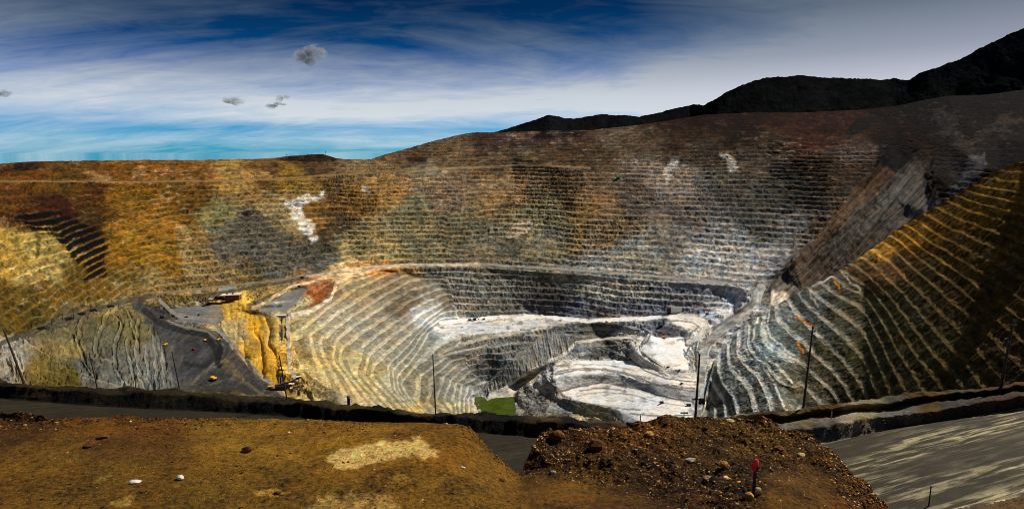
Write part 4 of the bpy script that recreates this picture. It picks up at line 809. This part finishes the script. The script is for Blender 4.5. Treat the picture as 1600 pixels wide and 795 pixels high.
def part(name, bb, mat, parent=None, bevel=0):
    if bevel: bmesh.ops.bevel(bb.b, geom=bb.b.edges[:], offset=bevel, segments=1, affect='EDGES')
    bmesh.ops.recalc_face_normals(bb.b, faces=bb.b.faces[:])
    me = bpy.data.meshes.new(name); bb.b.to_mesh(me); bb.b.free(); me.materials.append(mat)
    o = bpy.data.objects.new(name, me); COL.objects.link(o); o.parent = parent; return o
def thing(name, label, cat, loc, rz=0, group=None, sc=1.0):
    o = bpy.data.objects.new(name, None); COL.objects.link(o); o.location = loc; o.rotation_euler = (0, 0, rz); o.scale = (sc,)*3
    o['label'] = label; o['category'] = cat
    if group: o['group'] = group
    return o
def tag(o, label, cat, group=None):
    o['label'] = label; o['category'] = cat
    if group: o['group'] = group
    return o
def dup(root, label, loc, rz, sc=None):
    r = root.copy(); COL.objects.link(r); r.location = loc; r.rotation_euler = (0, 0, rz); r['label'] = label
    if sc: r.scale = (sc,)*3
    def kids(src, dst):
        for ch in src.children:
            c = ch.copy(); COL.objects.link(c); c.parent = dst; kids(ch, c)
    kids(root, r); return r

# ------------------------------------------------------------------ power poles along the road
def pole(base, top, label, arms=(), trans=(), r=.2, group='wooden power poles along the near road'):
    """base, top: pixel positions; arms: (fraction up, half length, offset)"""
    P = berm_pt(*base); H = (base[1]-top[1])/F*P.y*1.03; lean = (top[0]-base[0])/F*P.y
    t = thing('power_pole', label, 'power pole', P-Vector((0, 0, .6)), 0, group)
    q = lambda f: Vector((lean*f, 0, H*f))
    part('pole', B().tube((0, 0, -1.5), q(1)+Vector((0, 0, .6)), r, r*.62, 12), MT['wood'], t)
    for f, hl, off in arms:
        c = q(f)+Vector((off, -.2, 0))
        a = part('crossarm', B().box(c, (hl*2, .16, .22), rz=.15), MT['wood'], t)
        for k in (-.9, -.45, .45, .9):
            part('insulator', B().tube(c+Vector((k*hl, 0, .1)), c+Vector((k*hl, 0, .38)), .09, .05, 8), MT['porcelain'], a)
    for f, off in trans:
        c = q(f)+Vector((off, -.1, 0)); tr = part('transformer', B().tube(c-Vector((0, 0, .55)), c+Vector((0, 0, .55)), .36, .36, 14), MT['dark'], t)
        part('bushing', B().tube(c+Vector((0, 0, .55)), c+Vector((.1, 0, .95)), .07, .04, 8), MT['porcelain'], tr)
    return t
pole((40, 598), (16, 509), 'wooden pole leaning left at the far left end of the road', r=.34)
pole((152.5, 606), (144.5, 548), 'slightly leaning wooden pole in front of the middle of the gullied spoil slope')
pole((280.5, 609), (272.5, 548), 'leaning wooden pole at the left edge of the dark truck pad')
pole((450, 626), (440, 550), 'wooden pole in front of the foot of the straight conveyor', arms=((.74, .5, 0),))
pole((680, 643), (677, 543), 'tall bare pole standing left of the green pond', r=.19)
pole((1086, 656), (1088, 549), 'black pole with transformer hung low on it, above the white pit floor', arms=((.34, 1.5, .3),), trans=((.30, .8), (.30, 1.55)), r=.30)
pole((1252, 649), (1258, 498), 'tallest wooden pole, behind the right shoulder of the rubble mound', arms=((.97, .55, 0), (.58, .7, .1)), r=.27)
pole((1561, 609), (1568, 492), 'wooden pole with a side lamp box at the far right', arms=((.96, .6, .1), (.72, .5, -.5)), trans=((.74, -.75),), r=.34)
def post(px, py, h, label, r=.12, mat='wood', cap=True, fn=berm_pt, lean=0, name='marker_post', group=None):
    P = fn(px, py); t = thing(name, label, 'post', P, 0, group)
    part('shaft', B().tube((0, 0, -.5), (lean, 0, h), r, r*.85, 10), MT[mat], t)
    if cap: part('cap', B().tube((lean, 0, h), (lean, 0, h+r*1.2), r*1.25, r*.9, 10), MT['steel'], t)
    return t
post(211, 603, 4.2, 'short thin post in front of the gullied slope, between two leaning poles')
post(545, 632, 2.3, 'stubby dark bollard on the road berm below the gold benches', .42, 'dark')
post(1000, 661, 1.9, 'short thin post on the berm in front of the white pit floor')
post(1298, 652, 1.5, 'stubby tan post on the pale strip right of the tallest pole', .13, 'tan')
post(1450, 790, 3.2, 'dark post low on the right side of the wet road', .10, 'dark')
P = berm_pt(1067, 660); t = thing('road_sign', 'small dark tee shaped sign left of the pole with the transformer', 'sign', P)
part('post', B().tube((0, 0, -.5), (0, 0, 1.9), .09), MT['dark'], t); part('board', B().box((0, -.1, 2.0), (1.7, .08, .32)), MT['dark'], t)

# ------------------------------------------------------------------ haul trucks
def haul_truck(label, loc, rz, paint='yellow', sc=1.0, group='haul trucks working in the pit'):
    t = thing('haul_truck', label, 'haul truck', loc, rz, group, sc)      # 14 m long, front towards +x
    part('chassis', B().box((0, 0, 2.1), (12, 3.2, 1.0)).box((5.6, 0, 2.0), (1.6, 5.4, .5)), MT['dark'], t)
    body = part('dump_body', B().prism([(-6.8, 4.2), (-5.0, 3.1), (2.4, 2.9), (3.2, 5.6), (6.6, 6.0), (6.6, 6.3), (2.7, 6.4), (-6.4, 5.9)], 6.4), MT[paint], t, .06)
    part('side_rib', B().box((-3.5, 0, 4.4), (.3, 6.7, 2.4)).box((-1, 0, 4.4), (.3, 6.7, 2.6)).box((1.5, 0, 4.5), (.3, 6.7, 2.8)), MT[paint], body)
    cab = part('cab', B().box((5.0, 1.6, 4.55), (1.9, 1.9, 1.7)), MT['white' if paint != 'orange' else 'yellow'], t, .08)
    part('window', B().box((5.97, 1.6, 4.8), (.06, 1.6, .9)).box((5.0, 2.57, 4.8), (1.4, .06, .9)), MT['glass'], cab)
    part('bonnet', B().box((5.7, -.4, 3.1), (2.2, 3.0, 1.8)), MT[paint], t, .08)
    part('deck', B().box((5.3, 0, 3.65), (2.8, 6.2, .14)), MT['dark'], t)
    for x, y, w in ((4.2, 2.5, 1.1), (4.2, -2.5, 1.1), (-3.4, 2.2, 2.0), (-3.4, -2.2, 2.0)):
        wh = part('wheel', B().tube((x, y-w/2, 1.75), (x, y+w/2, 1.75), 1.75, 1.75, 20), MT['tyre'], t, .12)
        s_ = 1 if y > 0 else -1
        part('rim', B().tube((x, y+s_*(w/2-.05), 1.75), (x, y+s_*(w/2+.06), 1.75), .9, .8, 14), MT[paint], wh)
    for y in (1.9, -1.9): part('headlight', B().box((6.85, y*.6, 2.7), (.1, .5, .35)), MT['white'], t)
    return t
def up(px, py, dz=0.0): return pit_z(px, py)+Vector((0, 0, dz))
T0 = haul_truck('large yellow haul truck alone in the middle of the dark pad', up(333, 593), 2.6, 'yellow', 1.25)
dup(T0, 'small yellow haul truck on the dark pad left of the conveyor foot', up(422, 606), .2, .95)
dup(T0, 'orange yellow truck at the foot of the gullied slope', up(258, 539), 1.2, .8)
dup(T0, 'yellow truck on the dark road right of the red and white loader', up(320, 532), 2.2, .75)
dup(T0, 'yellow truck on the dark road below the pale gold slope', up(341, 531), 1.1, .75)
D0 = haul_truck('dark haul truck halfway along the bend of the dark road, furthest right of the convoy', up(253, 497), 2.3, 'dark', 1.3)
for px, py, a, l in ((172, 479.5, .9, 'dark haul truck nearest the spoil slope top on the left road'), (146, 486, .9, 'third dark haul truck up the left road'), (128, 492, .95, 'fourth dark haul truck up the left road'), (108, 499, 1.0, 'dark haul truck near the pale end of the left road convoy'), (66, 514, 1.0, 'dark haul truck lowest on the left road')):
    dup(D0, l, up(px, py), a, 1.2)
dup(D0, 'dark haul truck on the level road above the nose platform', up(472, 434), .1, 1.1)
dup(D0, 'dark haul truck in the middle of the lower white bowl', up(1033, 629), .2, .9)
dup(D0, 'dark haul truck at the right edge of the lower white bowl', up(1075, 633), -.3, .95)
dup(D0, 'dark haul truck on the white ramp beside the black ore face', up(1032, 508), .1, 1.25)
dup(D0, 'dark haul truck on the road under the white structure', up(1104, 492), .2, .8)
dup(D0, 'orange brown truck on the pale pit road where it starts to wind', up(985, 562), .3, .7)
dup(D0, 'dark truck on the white road left of the winding pit road', up(947, 503), .3, .6)
def light_truck(label, loc, rz, paint='white', sc=2.0):
    t = thing('service_truck', label, 'truck', loc, rz, 'service trucks and small vehicles in the pit', sc)
    part('body', B().box((0, 0, .75), (4.8, 1.8, .7)).box((-1.4, .85, 1.2), (2.0, .1, .4)).box((-1.4, -.85, 1.2), (2.0, .1, .4)), MT[paint], t, .05)
    c = part('cab', B().box((.6, 0, 1.45), (1.9, 1.65, .75), taper=(.8, .9)), MT[paint], t, .04)
    part('windscreen', B().box((1.47, 0, 1.45), (.06, 1.3, .5), ry=-.3), MT['glass'], c)
    for x in (1.5, -1.5):
        for y in (.85, -.85): part('wheel', B().tube((x, y-.13, .4), (x, y+.13, .4), .4, .4, 14), MT['tyre'], t)
    return t
L0 = light_truck('small truck on the left of the grey pad beside the dark road', up(291, 495), .5, 'dark', 2.2)
dup(L0, 'small truck right of its neighbour on the grey pad', up(310, 492), 2.0)
dup(L0, 'small truck at the top edge of the grey pad near the crusher', up(317, 477), .1)
dup(L0, 'small dark vehicle on the bright floor below the excavator', up(1043, 573), .4)
dup(L0, 'small vehicle at the bright floor edge left of its neighbour', up(1060, 579), .9)
dup(L0, 'small dark vehicle on the edge of the long ramp left of the transformer pole', up(1064, 600), .9, 2.6)
dup(L0, 'tiny vehicle on the white road in front of the level bench wall', up(1100, 452), .1, 2.4)
W0 = light_truck('red and white loader at the end of the dark cut', up(302, 545), 2.5, 'red', 2.6)

# ------------------------------------------------------------------ excavators
def shovel(label, loc, rz, paint='orange', sc=1.0):
    t = thing('mining_shovel', label, 'excavator', loc, rz, 'mining shovels', sc)
    for y in (2.6, -2.6): part('crawler_track', B().prism([(-4, .4), (-3.4, 0), (3.4, 0), (4, .4), (4, 1.3), (3.4, 1.7), (-3.4, 1.7), (-4, 1.3)], 1.5), MT['dark'], t).location = (0, y, 0)
    part('turntable', B().tube((0, 0, 1.5), (0, 0, 2.3), 2.2, 2.2, 16), MT['dark'], t)
    h = part('machine_house', B().box((-1.5, 0, 4.3), (8, 6.4, 4)), MT[paint], t, .15)
    part('counterweight', B().box((-5.9, 0, 3.6), (1.4, 6, 2.4)), MT['dark'], h)
    c = part('cab', B().box((3.2, 2.2, 5.6), (2.2, 2, 2.2)), MT[paint], t, .08); part('window', B().box((4.34, 2.2, 5.9), (.06, 1.7, 1.3)), MT['glass'], c)
    part('boom', B().tube((2, 0, 3.5), (10, 0, 12), .8, .5, 8), MT[paint], t)
    part('dipper_handle', B().tube((4.5, 0, 8.6), (11, 0, 3.6), .45, .4, 8), MT['dark'], t)
    part('bucket', B().box((11.6, 0, 2.6), (2.8, 3.4, 2.8), taper=(.85, .9)), MT['dark'], t, .1)
    part('gantry', B().tube((-2, 1.5, 6), (0, 0, 10.5), .2).tube((-2, -1.5, 6), (0, 0, 10.5), .2).tube((0, 0, 10.5), (9.8, 0, 11.9), .08), MT['dark'], t)
    return t
S0 = shovel('orange mining shovel digging at the black ore face', up(1036, 527), 2.6, 'orange', 1.25)
S1 = shovel('dark mining shovel on top of the white dump pad', up(742, 499), .3, 'dark', 1.3)
dup(S1, 'small dark machine on the black pad up on the nose', up(467, 448), .2, 1.0)
dup(D0, 'dark haul truck left of the shovel on the white dump pad', up(733, 500), .1, 1.0)
dup(D0, 'dark haul truck right of the shovel on the white dump pad', up(755, 498), .2, .8)

# ------------------------------------------------------------------ crusher, conveyor, plant
a, b_ = up(353, 470), up(372, 466)
t = thing('crusher_building', 'rust brown crusher shed with a pale flat roof on the grey pad', 'building', a, .12)
Wd = (b_-a).length*1.15
part('wall', B().box((Wd/2, 6, 8), (Wd, 26, 30)), MT['rust'], t); rf = part('roof', B().box((Wd/2-6, 4, 23.6), (Wd+16, 30, 1.6), ry=-.02), MT['pale'], t)
part('roof_vent', B().box((Wd/2, 4, 26), (4, 6, 3)).box((4, 4, 26), (3, 6, 3)), MT['dark'], rf)
part('feed_chute', B().box((-18, 4, 12), (30, 14, 8), ry=.25), MT['dark'], t); part('feed_ramp', B().box((-40, 2, 8), (26, 16, 5), ry=.1), MT['concrete'], t)
for k in range(4): part('window', B().box((5+k*Wd/4.2, -7.1, 17), (3.2, .3, 2.2)), MT['glass'], t)
p0, p1 = up(440, 496, 3), up(439, 604, 4)
t = thing('conveyor', 'long straight conveyor running down the gold slope from the platform', 'conveyor', p1)
d = p0-p1
perp = Vector((-d.y, d.x, 0)).normalized()
part('belt', B().tube(Vector(), d, 3.0, 3.0, 4), MT['belt'], t)
for s_ in (1, -1):
    part('side_rail', B().tube(perp*s_*4.2+Vector((0, 0, .8)), d+perp*s_*4.2+Vector((0, 0, .8)), .7, .7, 6), MT['steel'], t)
for k in range(9):
    f = (k+.5)/9; c = d*f
    part('trestle', B().tube(c+perp*3.5, c+perp*5-Vector((0, 0, 16)), .6).tube(c-perp*3.5, c-perp*5-Vector((0, 0, 16)), .6), MT['dark'], t)
t = thing('transfer_station', 'dark steel transfer station at the top of the conveyor', 'machinery', up(440, 494), .1)
part('bin', B().box((-6, 0, 4), (16, 10, 6)).box((8, 0, 3), (9, 8, 5)), MT['steel'], t); part('deck', B().box((-2, 0, 7.6), (24, 11, 1)), MT['pale'], t)
for k in range(6): part('leg', B().tube((-12+k*4.5, -5, -6), (-12+k*4.5, -5, 2), .6), MT['dark'], t)
t = thing('loading_station', 'rusty loading station at the foot of the conveyor', 'machinery', up(440, 606), .3)
part('hopper', B().box((0, 0, 8), (22, 12, 10), taper=(1.3, 1.2)), MT['dark'], t); part('gantry', B().box((8, 0, 17), (34, 3, 3), ry=-.2).box((14, 2, 5), (3, 3, 16)), MT['rust'], t)
part('cabin', B().box((24, -6, 3.5), (12, 7, 7)), MT['pale'], t); part('chute', B().box((-14, -4, 5), (18, 4, 4), ry=.5), MT['rust'], t)
for k, (px, py, m_, l) in enumerate(((455, 598, 'rust', 'rust coloured crate shaped shed beside the conveyor foot'), (462, 604, 'pale', 'pale shed on the bench right of the conveyor foot'), (466, 590, 'dark', 'dark shed uphill of the pale shed beside the conveyor'))):
    t = thing('plant_shed', l, 'shed', up(px, py), .3*k, 'sheds beside the conveyor')
    part('wall', B().box((0, 0, 2.5), (11, 7, 6)), MT[m_], t); part('roof', B().box((0, 0, 5.8), (12, 8, .6)), MT['dark' if k == 1 else 'pale'], t); part('door', B().box((2, -3.55, 2), (2, .2, 3.4)), MT['glass'], t)
t = thing('rock_face_screen', 'white square structure standing against the dark lower wall', 'structure', up(1052, 488), 0)
part('panel', B().box((8, 0, 16), (38, 3, 24), taper=(1.06, 1)), MT['white'], t); part('tower', B().box((-18, 0, 13), (12, 8, 26)), MT['dark'], t); part('footing', B().box((0, 0, 1), (52, 8, 3)), MT['concrete'], t)
t = thing('green_shelter', 'tiny bright green shelter on a bench of the far wall', 'shelter', up(965, 278), .1)
part('roof', B().box((0, 0, 9), (20, 12, 10), taper=(.6, .8)), MT['green'], t); part('wall', B().box((0, 0, 2), (18, 11, 5)), MT['dark'], t)
for px, py, h, l in ((175, 475, 15, 'thin post at the top of the left road, left of the tallest one'), (184.5, 480, 22, 'tallest thin post where the left road meets the spoil slope'), (141.5, 485, 18, 'thin post between the trucks of the upper left road'), (115.5, 498, 26, 'thin post behind the lower trucks of the left road'), (98, 500, 16, 'thin faint post on the left road below the convoy'), (80, 508, 16, 'thin faint post lowest on the left road')):
    t = thing('light_mast', l, 'post', up(px, py), 0, 'masts beside the left road')
    part('mast', B().tube((0, 0, -3), (0, 0, h), .8, .5, 8), MT['wood'], t); part('lamp_head', B().box((0, 0, h), (2.4, 1, .6)), MT['dark'], t)
for px, py, l in ((448, 247, 'tiny mast on the skyline left of the small dark hill'), (508, 242, 'tiny mast on top of the small dark hill')):
    q = up(px, py); t = thing('radio_mast', l, 'mast', q, 0, 'masts on the skyline')
    part('mast', B().tube((0, 0, -5), (0, 0, 28), 2.0, 1.0, 6), MT['dark'], t); part('antenna', B().box((0, 0, 25), (6, 1, 1.5)), MT['dark'], t)
t = thing('pit_post', 'thin post on the dark pad between the two yellow trucks', 'post', up(377, 594), 0)
part('mast', B().tube((0, 0, -2), (0, 0, 17), .6, .5, 8), MT['wood'], t); part('lamp_head', B().box((0, 0, 17), (2.4, 1, .8)), MT['dark'], t)

# ------------------------------------------------------------------ pond
pz = -794.0
pts = [(737, 640), (739, 630), (742, 620), (752, 619), (758, 622), (762, 626), (768, 622), (780, 621), (795, 620), (803, 619), (806, 640), (802, 700), (740, 700)]
bb = B(); vs = [bb.b.verts.new(at(x, y, pz)) for x, y in pts]; bb.b.faces.new(vs[::-1])
m = bpy.data.materials.new('green_pond_water'); m.use_nodes = True; t_ = NT(m.node_tree); pb = t_.n['Principled BSDF']
co = t_.new('ShaderNodeTexCoord').outputs['Object']
t_.put(pb.inputs['Base Color'], t_.mix(t_.ramp(t_.noise(co, .035, 6, .7), [(.35, 0), (.65, 1)]), tuple(srgb((44, 62, 5))), tuple(srgb((74, 84, 12)))))
pb.inputs['Roughness'].default_value = .2
bp = t_.new('ShaderNodeBump'); bp.inputs['Strength'].default_value = .15; t_.put(bp.inputs['Height'], t_.noise(co, .3, 3, .6)); t_.l.new(bp.outputs[0], pb.inputs['Normal'])
o = part('pond_water', bb, m); o['kind'] = 'structure'

# ------------------------------------------------------------------ stones on the ledge
def stone(label, px, py, w, mat, flat_=.6, name='rock', sub=2, rz=0.0, sink=.25):
    P = ledge_pt(px, py); s_ = w/F*P.y/2
    bb = B(); bb.ico((0, 0, s_*flat_*(1-sink)), (s_, s_*.75, s_*flat_), sub, .13, Matrix.Rotation(rz, 4, 'Z') @ Matrix.Rotation(random.uniform(-.3, .3), 4, 'X'))
    cut = bb.b.verts[:]
    for k in range(4):   # knock flat facets off it
        n = Vector((random.gauss(0, 1), random.gauss(0, 1), random.gauss(.2, .8))).normalized(); d = random.uniform(.55, .8)
        for v in cut:
            u = Vector((v.co.x/s_, v.co.y/s_/.75, (v.co.z-s_*flat_*(1-sink))/s_/flat_)); e = u.dot(n)-d
            if e > 0:
                u -= n*e; v.co = Vector((u.x*s_, u.y*s_*.75, u.z*s_*flat_+s_*flat_*(1-sink)))
    o = part(name, bb, ST[mat]); o.location = P; tag(o, label, 'rock', 'single stones on the ledge'); return o
stone('small bright white stone in the left middle of the brown ledge', 281, 748, 15, 'white', .55)
stone('dark brown stone right of the middle of the left ledge', 386, 705, 20, 'brown', .55)
stone('flat white stone low on the left ledge, left of the bright one', 210, 754, 20, 'white', .3)
stone('small white stone near the right end of the left ledge', 722, 731, 10, 'white', .4, rz=.5)
stone('dark stone lying on the pale patch at the bottom left', 432, 771, 13, 'brown', .5)
stone('low brown stone at the left, below the crest', 140, 696, 22, 'brown', .35)
stone('brown stone near the rim of the left ledge', 160, 682, 20, 'rust', .4)
stone('small dark stone near the rim at the right end of the left ledge', 783, 748, 13, 'rust', .5)
stone('tan pointed stone under the left part of the mound crest', 1130, 733, 17, 'tan', .8, rz=.8)
stone('tan grey slab leaning at the left foot of the red topped stake', 1167, 778, 24, 'tan', .8, rz=.4)
stone('yellow block at the right foot of the red topped stake', 1184, 772, 14, 'pale', 1.0)
stone('pale stone on the crest of the rubble mound', 1140, 662, 15, 'pale', .5)
stone('grey white stone at the left base of the rubble mound', 1104, 748, 16, 'grey', .5)
stone('pale slab on the lower left of the mound', 1078, 722, 20, 'grey', .4, rz=.4)
stone('rust boulder bulging from the left shoulder of the mound', 868, 690, 30, 'rust', .7)
stone('brown boulder in the dark hollow of the mound', 930, 712, 30, 'brown', .7)
stone('pale stone on the right slope of the mound', 1252, 712, 14, 'pale', .5)
stone('tan stone above the hollow on the mound front', 1012, 690, 17, 'tan', .5)
stone('grey stone at the foot of the mound beside the sandy ground', 862, 742, 14, 'grey', .5)
stone('rusty stone right of the stake halfway up the mound', 1215, 706, 19, 'rust', .6)

# thousands of loose stones: nobody could count them
M_loose = rock_mat('loose_stone', [(.1, 1.0), (.03, .8)], .6, .45)
protos = []
for k in range(14):
    bm = bmesh.new(); d = (random.uniform(.7, 1.3), random.uniform(.45, .9), random.uniform(.22, .6))
    for _ in range(9):
        v = Vector((random.gauss(0, 1), random.gauss(0, 1), random.gauss(0, 1))).normalized(); bm.verts.new((v.x*d[0], v.y*d[1], v.z*d[2]))
    r = bmesh.ops.convex_hull(bm, input=bm.verts[:]); bmesh.ops.delete(bm, geom=list(set(r['geom_interior']+r['geom_unused'])), context='VERTS'); bmesh.ops.triangulate(bm, faces=bm.faces[:]); bm.verts.index_update()
    V = np.array([v.co[:] for v in bm.verts]); Fc = np.array([[v.index for v in f.verts] for f in bm.faces]); protos.append((V, Fc)); bm.free()
def scatter(name, P, sz, cols, label, mat):
    P = np.asarray(P); n = len(P); kk = rng.randint(len(protos), size=n); C0 = np.array([srgb(c) for c in cols])
    Vs, Fs, Cs, off = [], [], [], 0
    for q, (V, Fc) in enumerate(protos):
        m = kk == q; p = P[m]; k = len(p)
        if k == 0: continue
        a = rng.uniform(0, 6.28, k); b = rng.normal(0, .45, k); ca, sa, cb, sb = np.cos(a), np.sin(a), np.cos(b), np.sin(b)
        x, y, z = V[:, 0][None], V[:, 1][None], V[:, 2][None]
        y2 = y*cb[:, None]-z*sb[:, None]; z2 = y*sb[:, None]+z*cb[:, None]
        W = np.stack([x*ca[:, None]-y2*sa[:, None], x*sa[:, None]+y2*ca[:, None], z2], -1)*sz[m][:, None, None]+p[:, None]
        Vs.append(W.reshape(-1, 3)); Fs.append((Fc[None]+(np.arange(k)*len(V))[:, None, None]+off).reshape(-1, 3)); off += k*len(V)
        Cs.append(np.repeat(C0[rng.randint(len(C0), size=k)]*rng.uniform(.55, 1.3, k)[:, None], len(V), 0))
    V = np.concatenate(Vs); Fc = np.concatenate(Fs); C = np.concatenate(Cs)
    me = bpy.data.meshes.new(name); me.vertices.add(len(V)); me.vertices.foreach_set('co', V.astype(np.float32).ravel())
    me.loops.add(Fc.size); me.loops.foreach_set('vertex_index', Fc.astype(np.int32).ravel())
    me.polygons.add(len(Fc)); me.polygons.foreach_set('loop_start', np.arange(0, Fc.size, 3, dtype=np.int32)); me.update(calc_edges=True)
    ca = me.color_attributes.new('rock', 'FLOAT_COLOR', 'POINT'); ca.data.foreach_set('color', np.concatenate([C, np.ones((len(C), 1))], 1).astype(np.float32).ravel())
    me.materials.append(mat); o = bpy.data.objects.new(name, me); COL.objects.link(o); o['kind'] = 'stuff'; o['label'] = label; o['category'] = 'rubble'; return o
def pick(G, n, jp, cond, s0, s1, e, jmax=1.0):
    gx, gy, gz = G; nr, nx = gx.shape
    i = rng.randint(0, nx, n); j = (nr*jmax*rng.random_sample(n)**jp).astype(int)
    ok = cond(j, i); j, i = j[ok], i[ok]
    return np.stack([gx[j, i], gy[j, i], gz[j, i]], -1)+np.array([[0, 0, .0]]), s0+s1*rng.random_sample(len(i))**e
M_loose = rock_mat('loose_stone', [(.1, 1.0), (.03, .8)], .6, .45)
warm = [(134, 84, 28), (104, 60, 20), (160, 104, 42), (66, 44, 16), (140, 98, 44), (56, 36, 14), (190, 150, 92), (116, 74, 24), (98, 60, 20)]
darkw = [(45, 30, 14), (36, 24, 12), (55, 38, 16), (30, 20, 10)]
GC = (XC, YC, ZC1)
P_, s_ = pick(GC, 190000, 1.3, lambda j, i: (rng.random_sample(len(i)) < rub[j, i]**1.5) & (PXC[j, i] > 780) & (PXC[j, i] < 1500), .010, .036, 2.2)
scatter('mound_rubble', P_, s_, warm*2+darkw*2+[(205, 184, 148)], 'broken ochre rubble covering the mound', M_loose)
P_, s_ = pick(GC, 2200, 1.2, lambda j, i: (rng.random_sample(len(i)) < rub[j, i]**1.5) & (PXC[j, i] > 780) & (PXC[j, i] < 1500), .05, .10, 3.5)
scatter('mound_blocks', P_, s_, warm+darkw, 'larger angular blocks in the rubble of the mound', M_loose)
P_, s_ = pick(GC, 60000, 1.5, lambda j, i: (mound[j, i] < .45) & (PXC[j, i] < 1450), .006, .014, 2.5)
scatter('ledge_gravel', P_, s_, warm*2+darkw*2, 'fine gravel strewn over the brown ledge', M_loose)
P_, s_ = pick(GC, 3200, 1.5, lambda j, i: (mound[j, i] < .45) & (PXC[j, i] < 1450), .012, .055, 4)
scatter('ledge_stones', P_, s_, warm+darkw*3+[(215, 195, 150)], 'scattered stones on the brown ledge', M_loose)
P_, s_ = pick(GC, 60000, 2.2, lambda j, i: (PXC[j, i] < 830) & (j < 34) & (rng.random_sample(len(i)) < (.12+.75*np.clip(.6-PXC[j, i]/700, 0, 1))*np.clip(.5+.9*np.sin(PXC[j, i]/37)+.5*np.sin(PXC[j, i]/11), 0, 1)), .014, .055, 3.0)
scatter('crest_stones', P_, s_, warm+darkw*3, 'loose stones along the crest of the ledge', M_loose)
P_, s_ = pick((XB, YB, ZB1), 14000, 1.0, lambda j, i: (onroad[j, i] < .3) & (PYB[j, i] > creasty[0, i]+3) & (PXB[j, i] > 1050), .10, .45, 4, .45)
scatter('berm_rubble', P_, s_, [(60, 48, 32), (45, 36, 26), (90, 80, 62)], 'loose rock on the road berms', M_berm)

# ------------------------------------------------------------------ the stake with the red top
P = ledge_pt(1176, 772); P.z -= .03; u = P.y/F
t = thing('marker_stake', 'black stake with a bright red rounded top, stuck in the rubble mound', 'stake', P)
part('stake', B().box((0, 0, 29*u), (4.6*u, 3.0*u, 62*u), ry=.02), MT['blackpost'], t)
rd = part('red_top', B().ico((-1.6*u, -1.5*u, 61*u), (6.6*u, 3.8*u, 10.8*u), 3, 0, Matrix.Rotation(.14, 4, 'Y')), MT['redplastic'], t)
part('reflector', B().ico((1.5*u, -3.9*u, 57.5*u), (3.0*u, 1.6*u, 4.0*u), 2, 0), MT['blackpost'], rd)
part('bracket', B().box((3.5*u, -2*u, 47*u), (8*u, 1*u, 1*u), ry=.1), MT['steel'], t)
part('foot', B().box((8*u, -2*u, 2*u), (26*u, 1.2*u, 1.2*u), ry=.25, rz=-.2), MT['steel'], t)

# ------------------------------------------------------------------ small low clouds
def cloud(label, px, py, wpx, hpx, Y=12000, dens=.006, seed=0):
    c = at(px, py, Y); u = Y/F; random.seed(seed)
    bb = B()
    for k in range(9):
        f = random.uniform(-1, 1); e = (1-f*f)**.5
        bb.ico((f*wpx*.42*u, random.uniform(-1, 1)*wpx*.2*u, (random.uniform(-.25, .4)*e+.18*f)*hpx*u), (wpx*.22*u*(.5+.5*e), wpx*.2*u, hpx*.36*u*(.45+.6*e)), 3, .06)
    m = bpy.data.materials.new('cloud_vapour'); m.use_nodes = True; t = NT(m.node_tree); t.n.clear()
    co = t.new('ShaderNodeTexCoord').outputs['Object']
    sc_ = t.new('ShaderNodeMapping'); t.l.new(co, sc_.inputs[0]); sc_.inputs['Scale'].default_value = (1/(wpx*u), 1/(wpx*u), 1/(hpx*u*1.1))
    n = t.noise(sc_.outputs[0], 3.2, 5, .65, .4)
    ln_ = t.new('ShaderNodeVectorMath', operation='LENGTH'); t.l.new(sc_.outputs[0], ln_.inputs[0])
    k = t.m('SUBTRACT', t.m('MULTIPLY', n, 1.9), t.m('ADD', t.m('MULTIPLY', ln_.outputs['Value'], 1.0), .42))
    v = t.new('ShaderNodeVolumePrincipled'); v.inputs['Color'].default_value = (.93, .94, .96, 1); v.inputs['Anisotropy'].default_value = .6
    t.put(v.inputs['Density'], t.m('MULTIPLY', t.m('MAXIMUM', k, 0.0), dens*5))
    out_ = t.new('ShaderNodeOutputMaterial'); t.l.new(v.outputs[0], out_.inputs['Volume'])
    m.cycles.volume_sampling = 'DISTANCE'
    o = part('cloud', bb, m); o.location = c; tag(o, label, 'cloud', 'small low clouds'); return o
cloud('largest small grey cloud, high in the blue left of centre', 482, 86, 52, 30, seed=1)
cloud('small grey cloud low in the pale sky, left of its neighbours', 362, 159, 38, 13, seed=2)
cloud('small grey cloud, upper of the pair left of centre', 442, 154, 26, 12, seed=3)
cloud('thin grey cloud, lower of the pair left of centre', 430, 165, 34, 10, seed=4)
cloud('grey scrap of cloud cut by the left edge of the picture', 3, 147, 30, 14, seed=5)
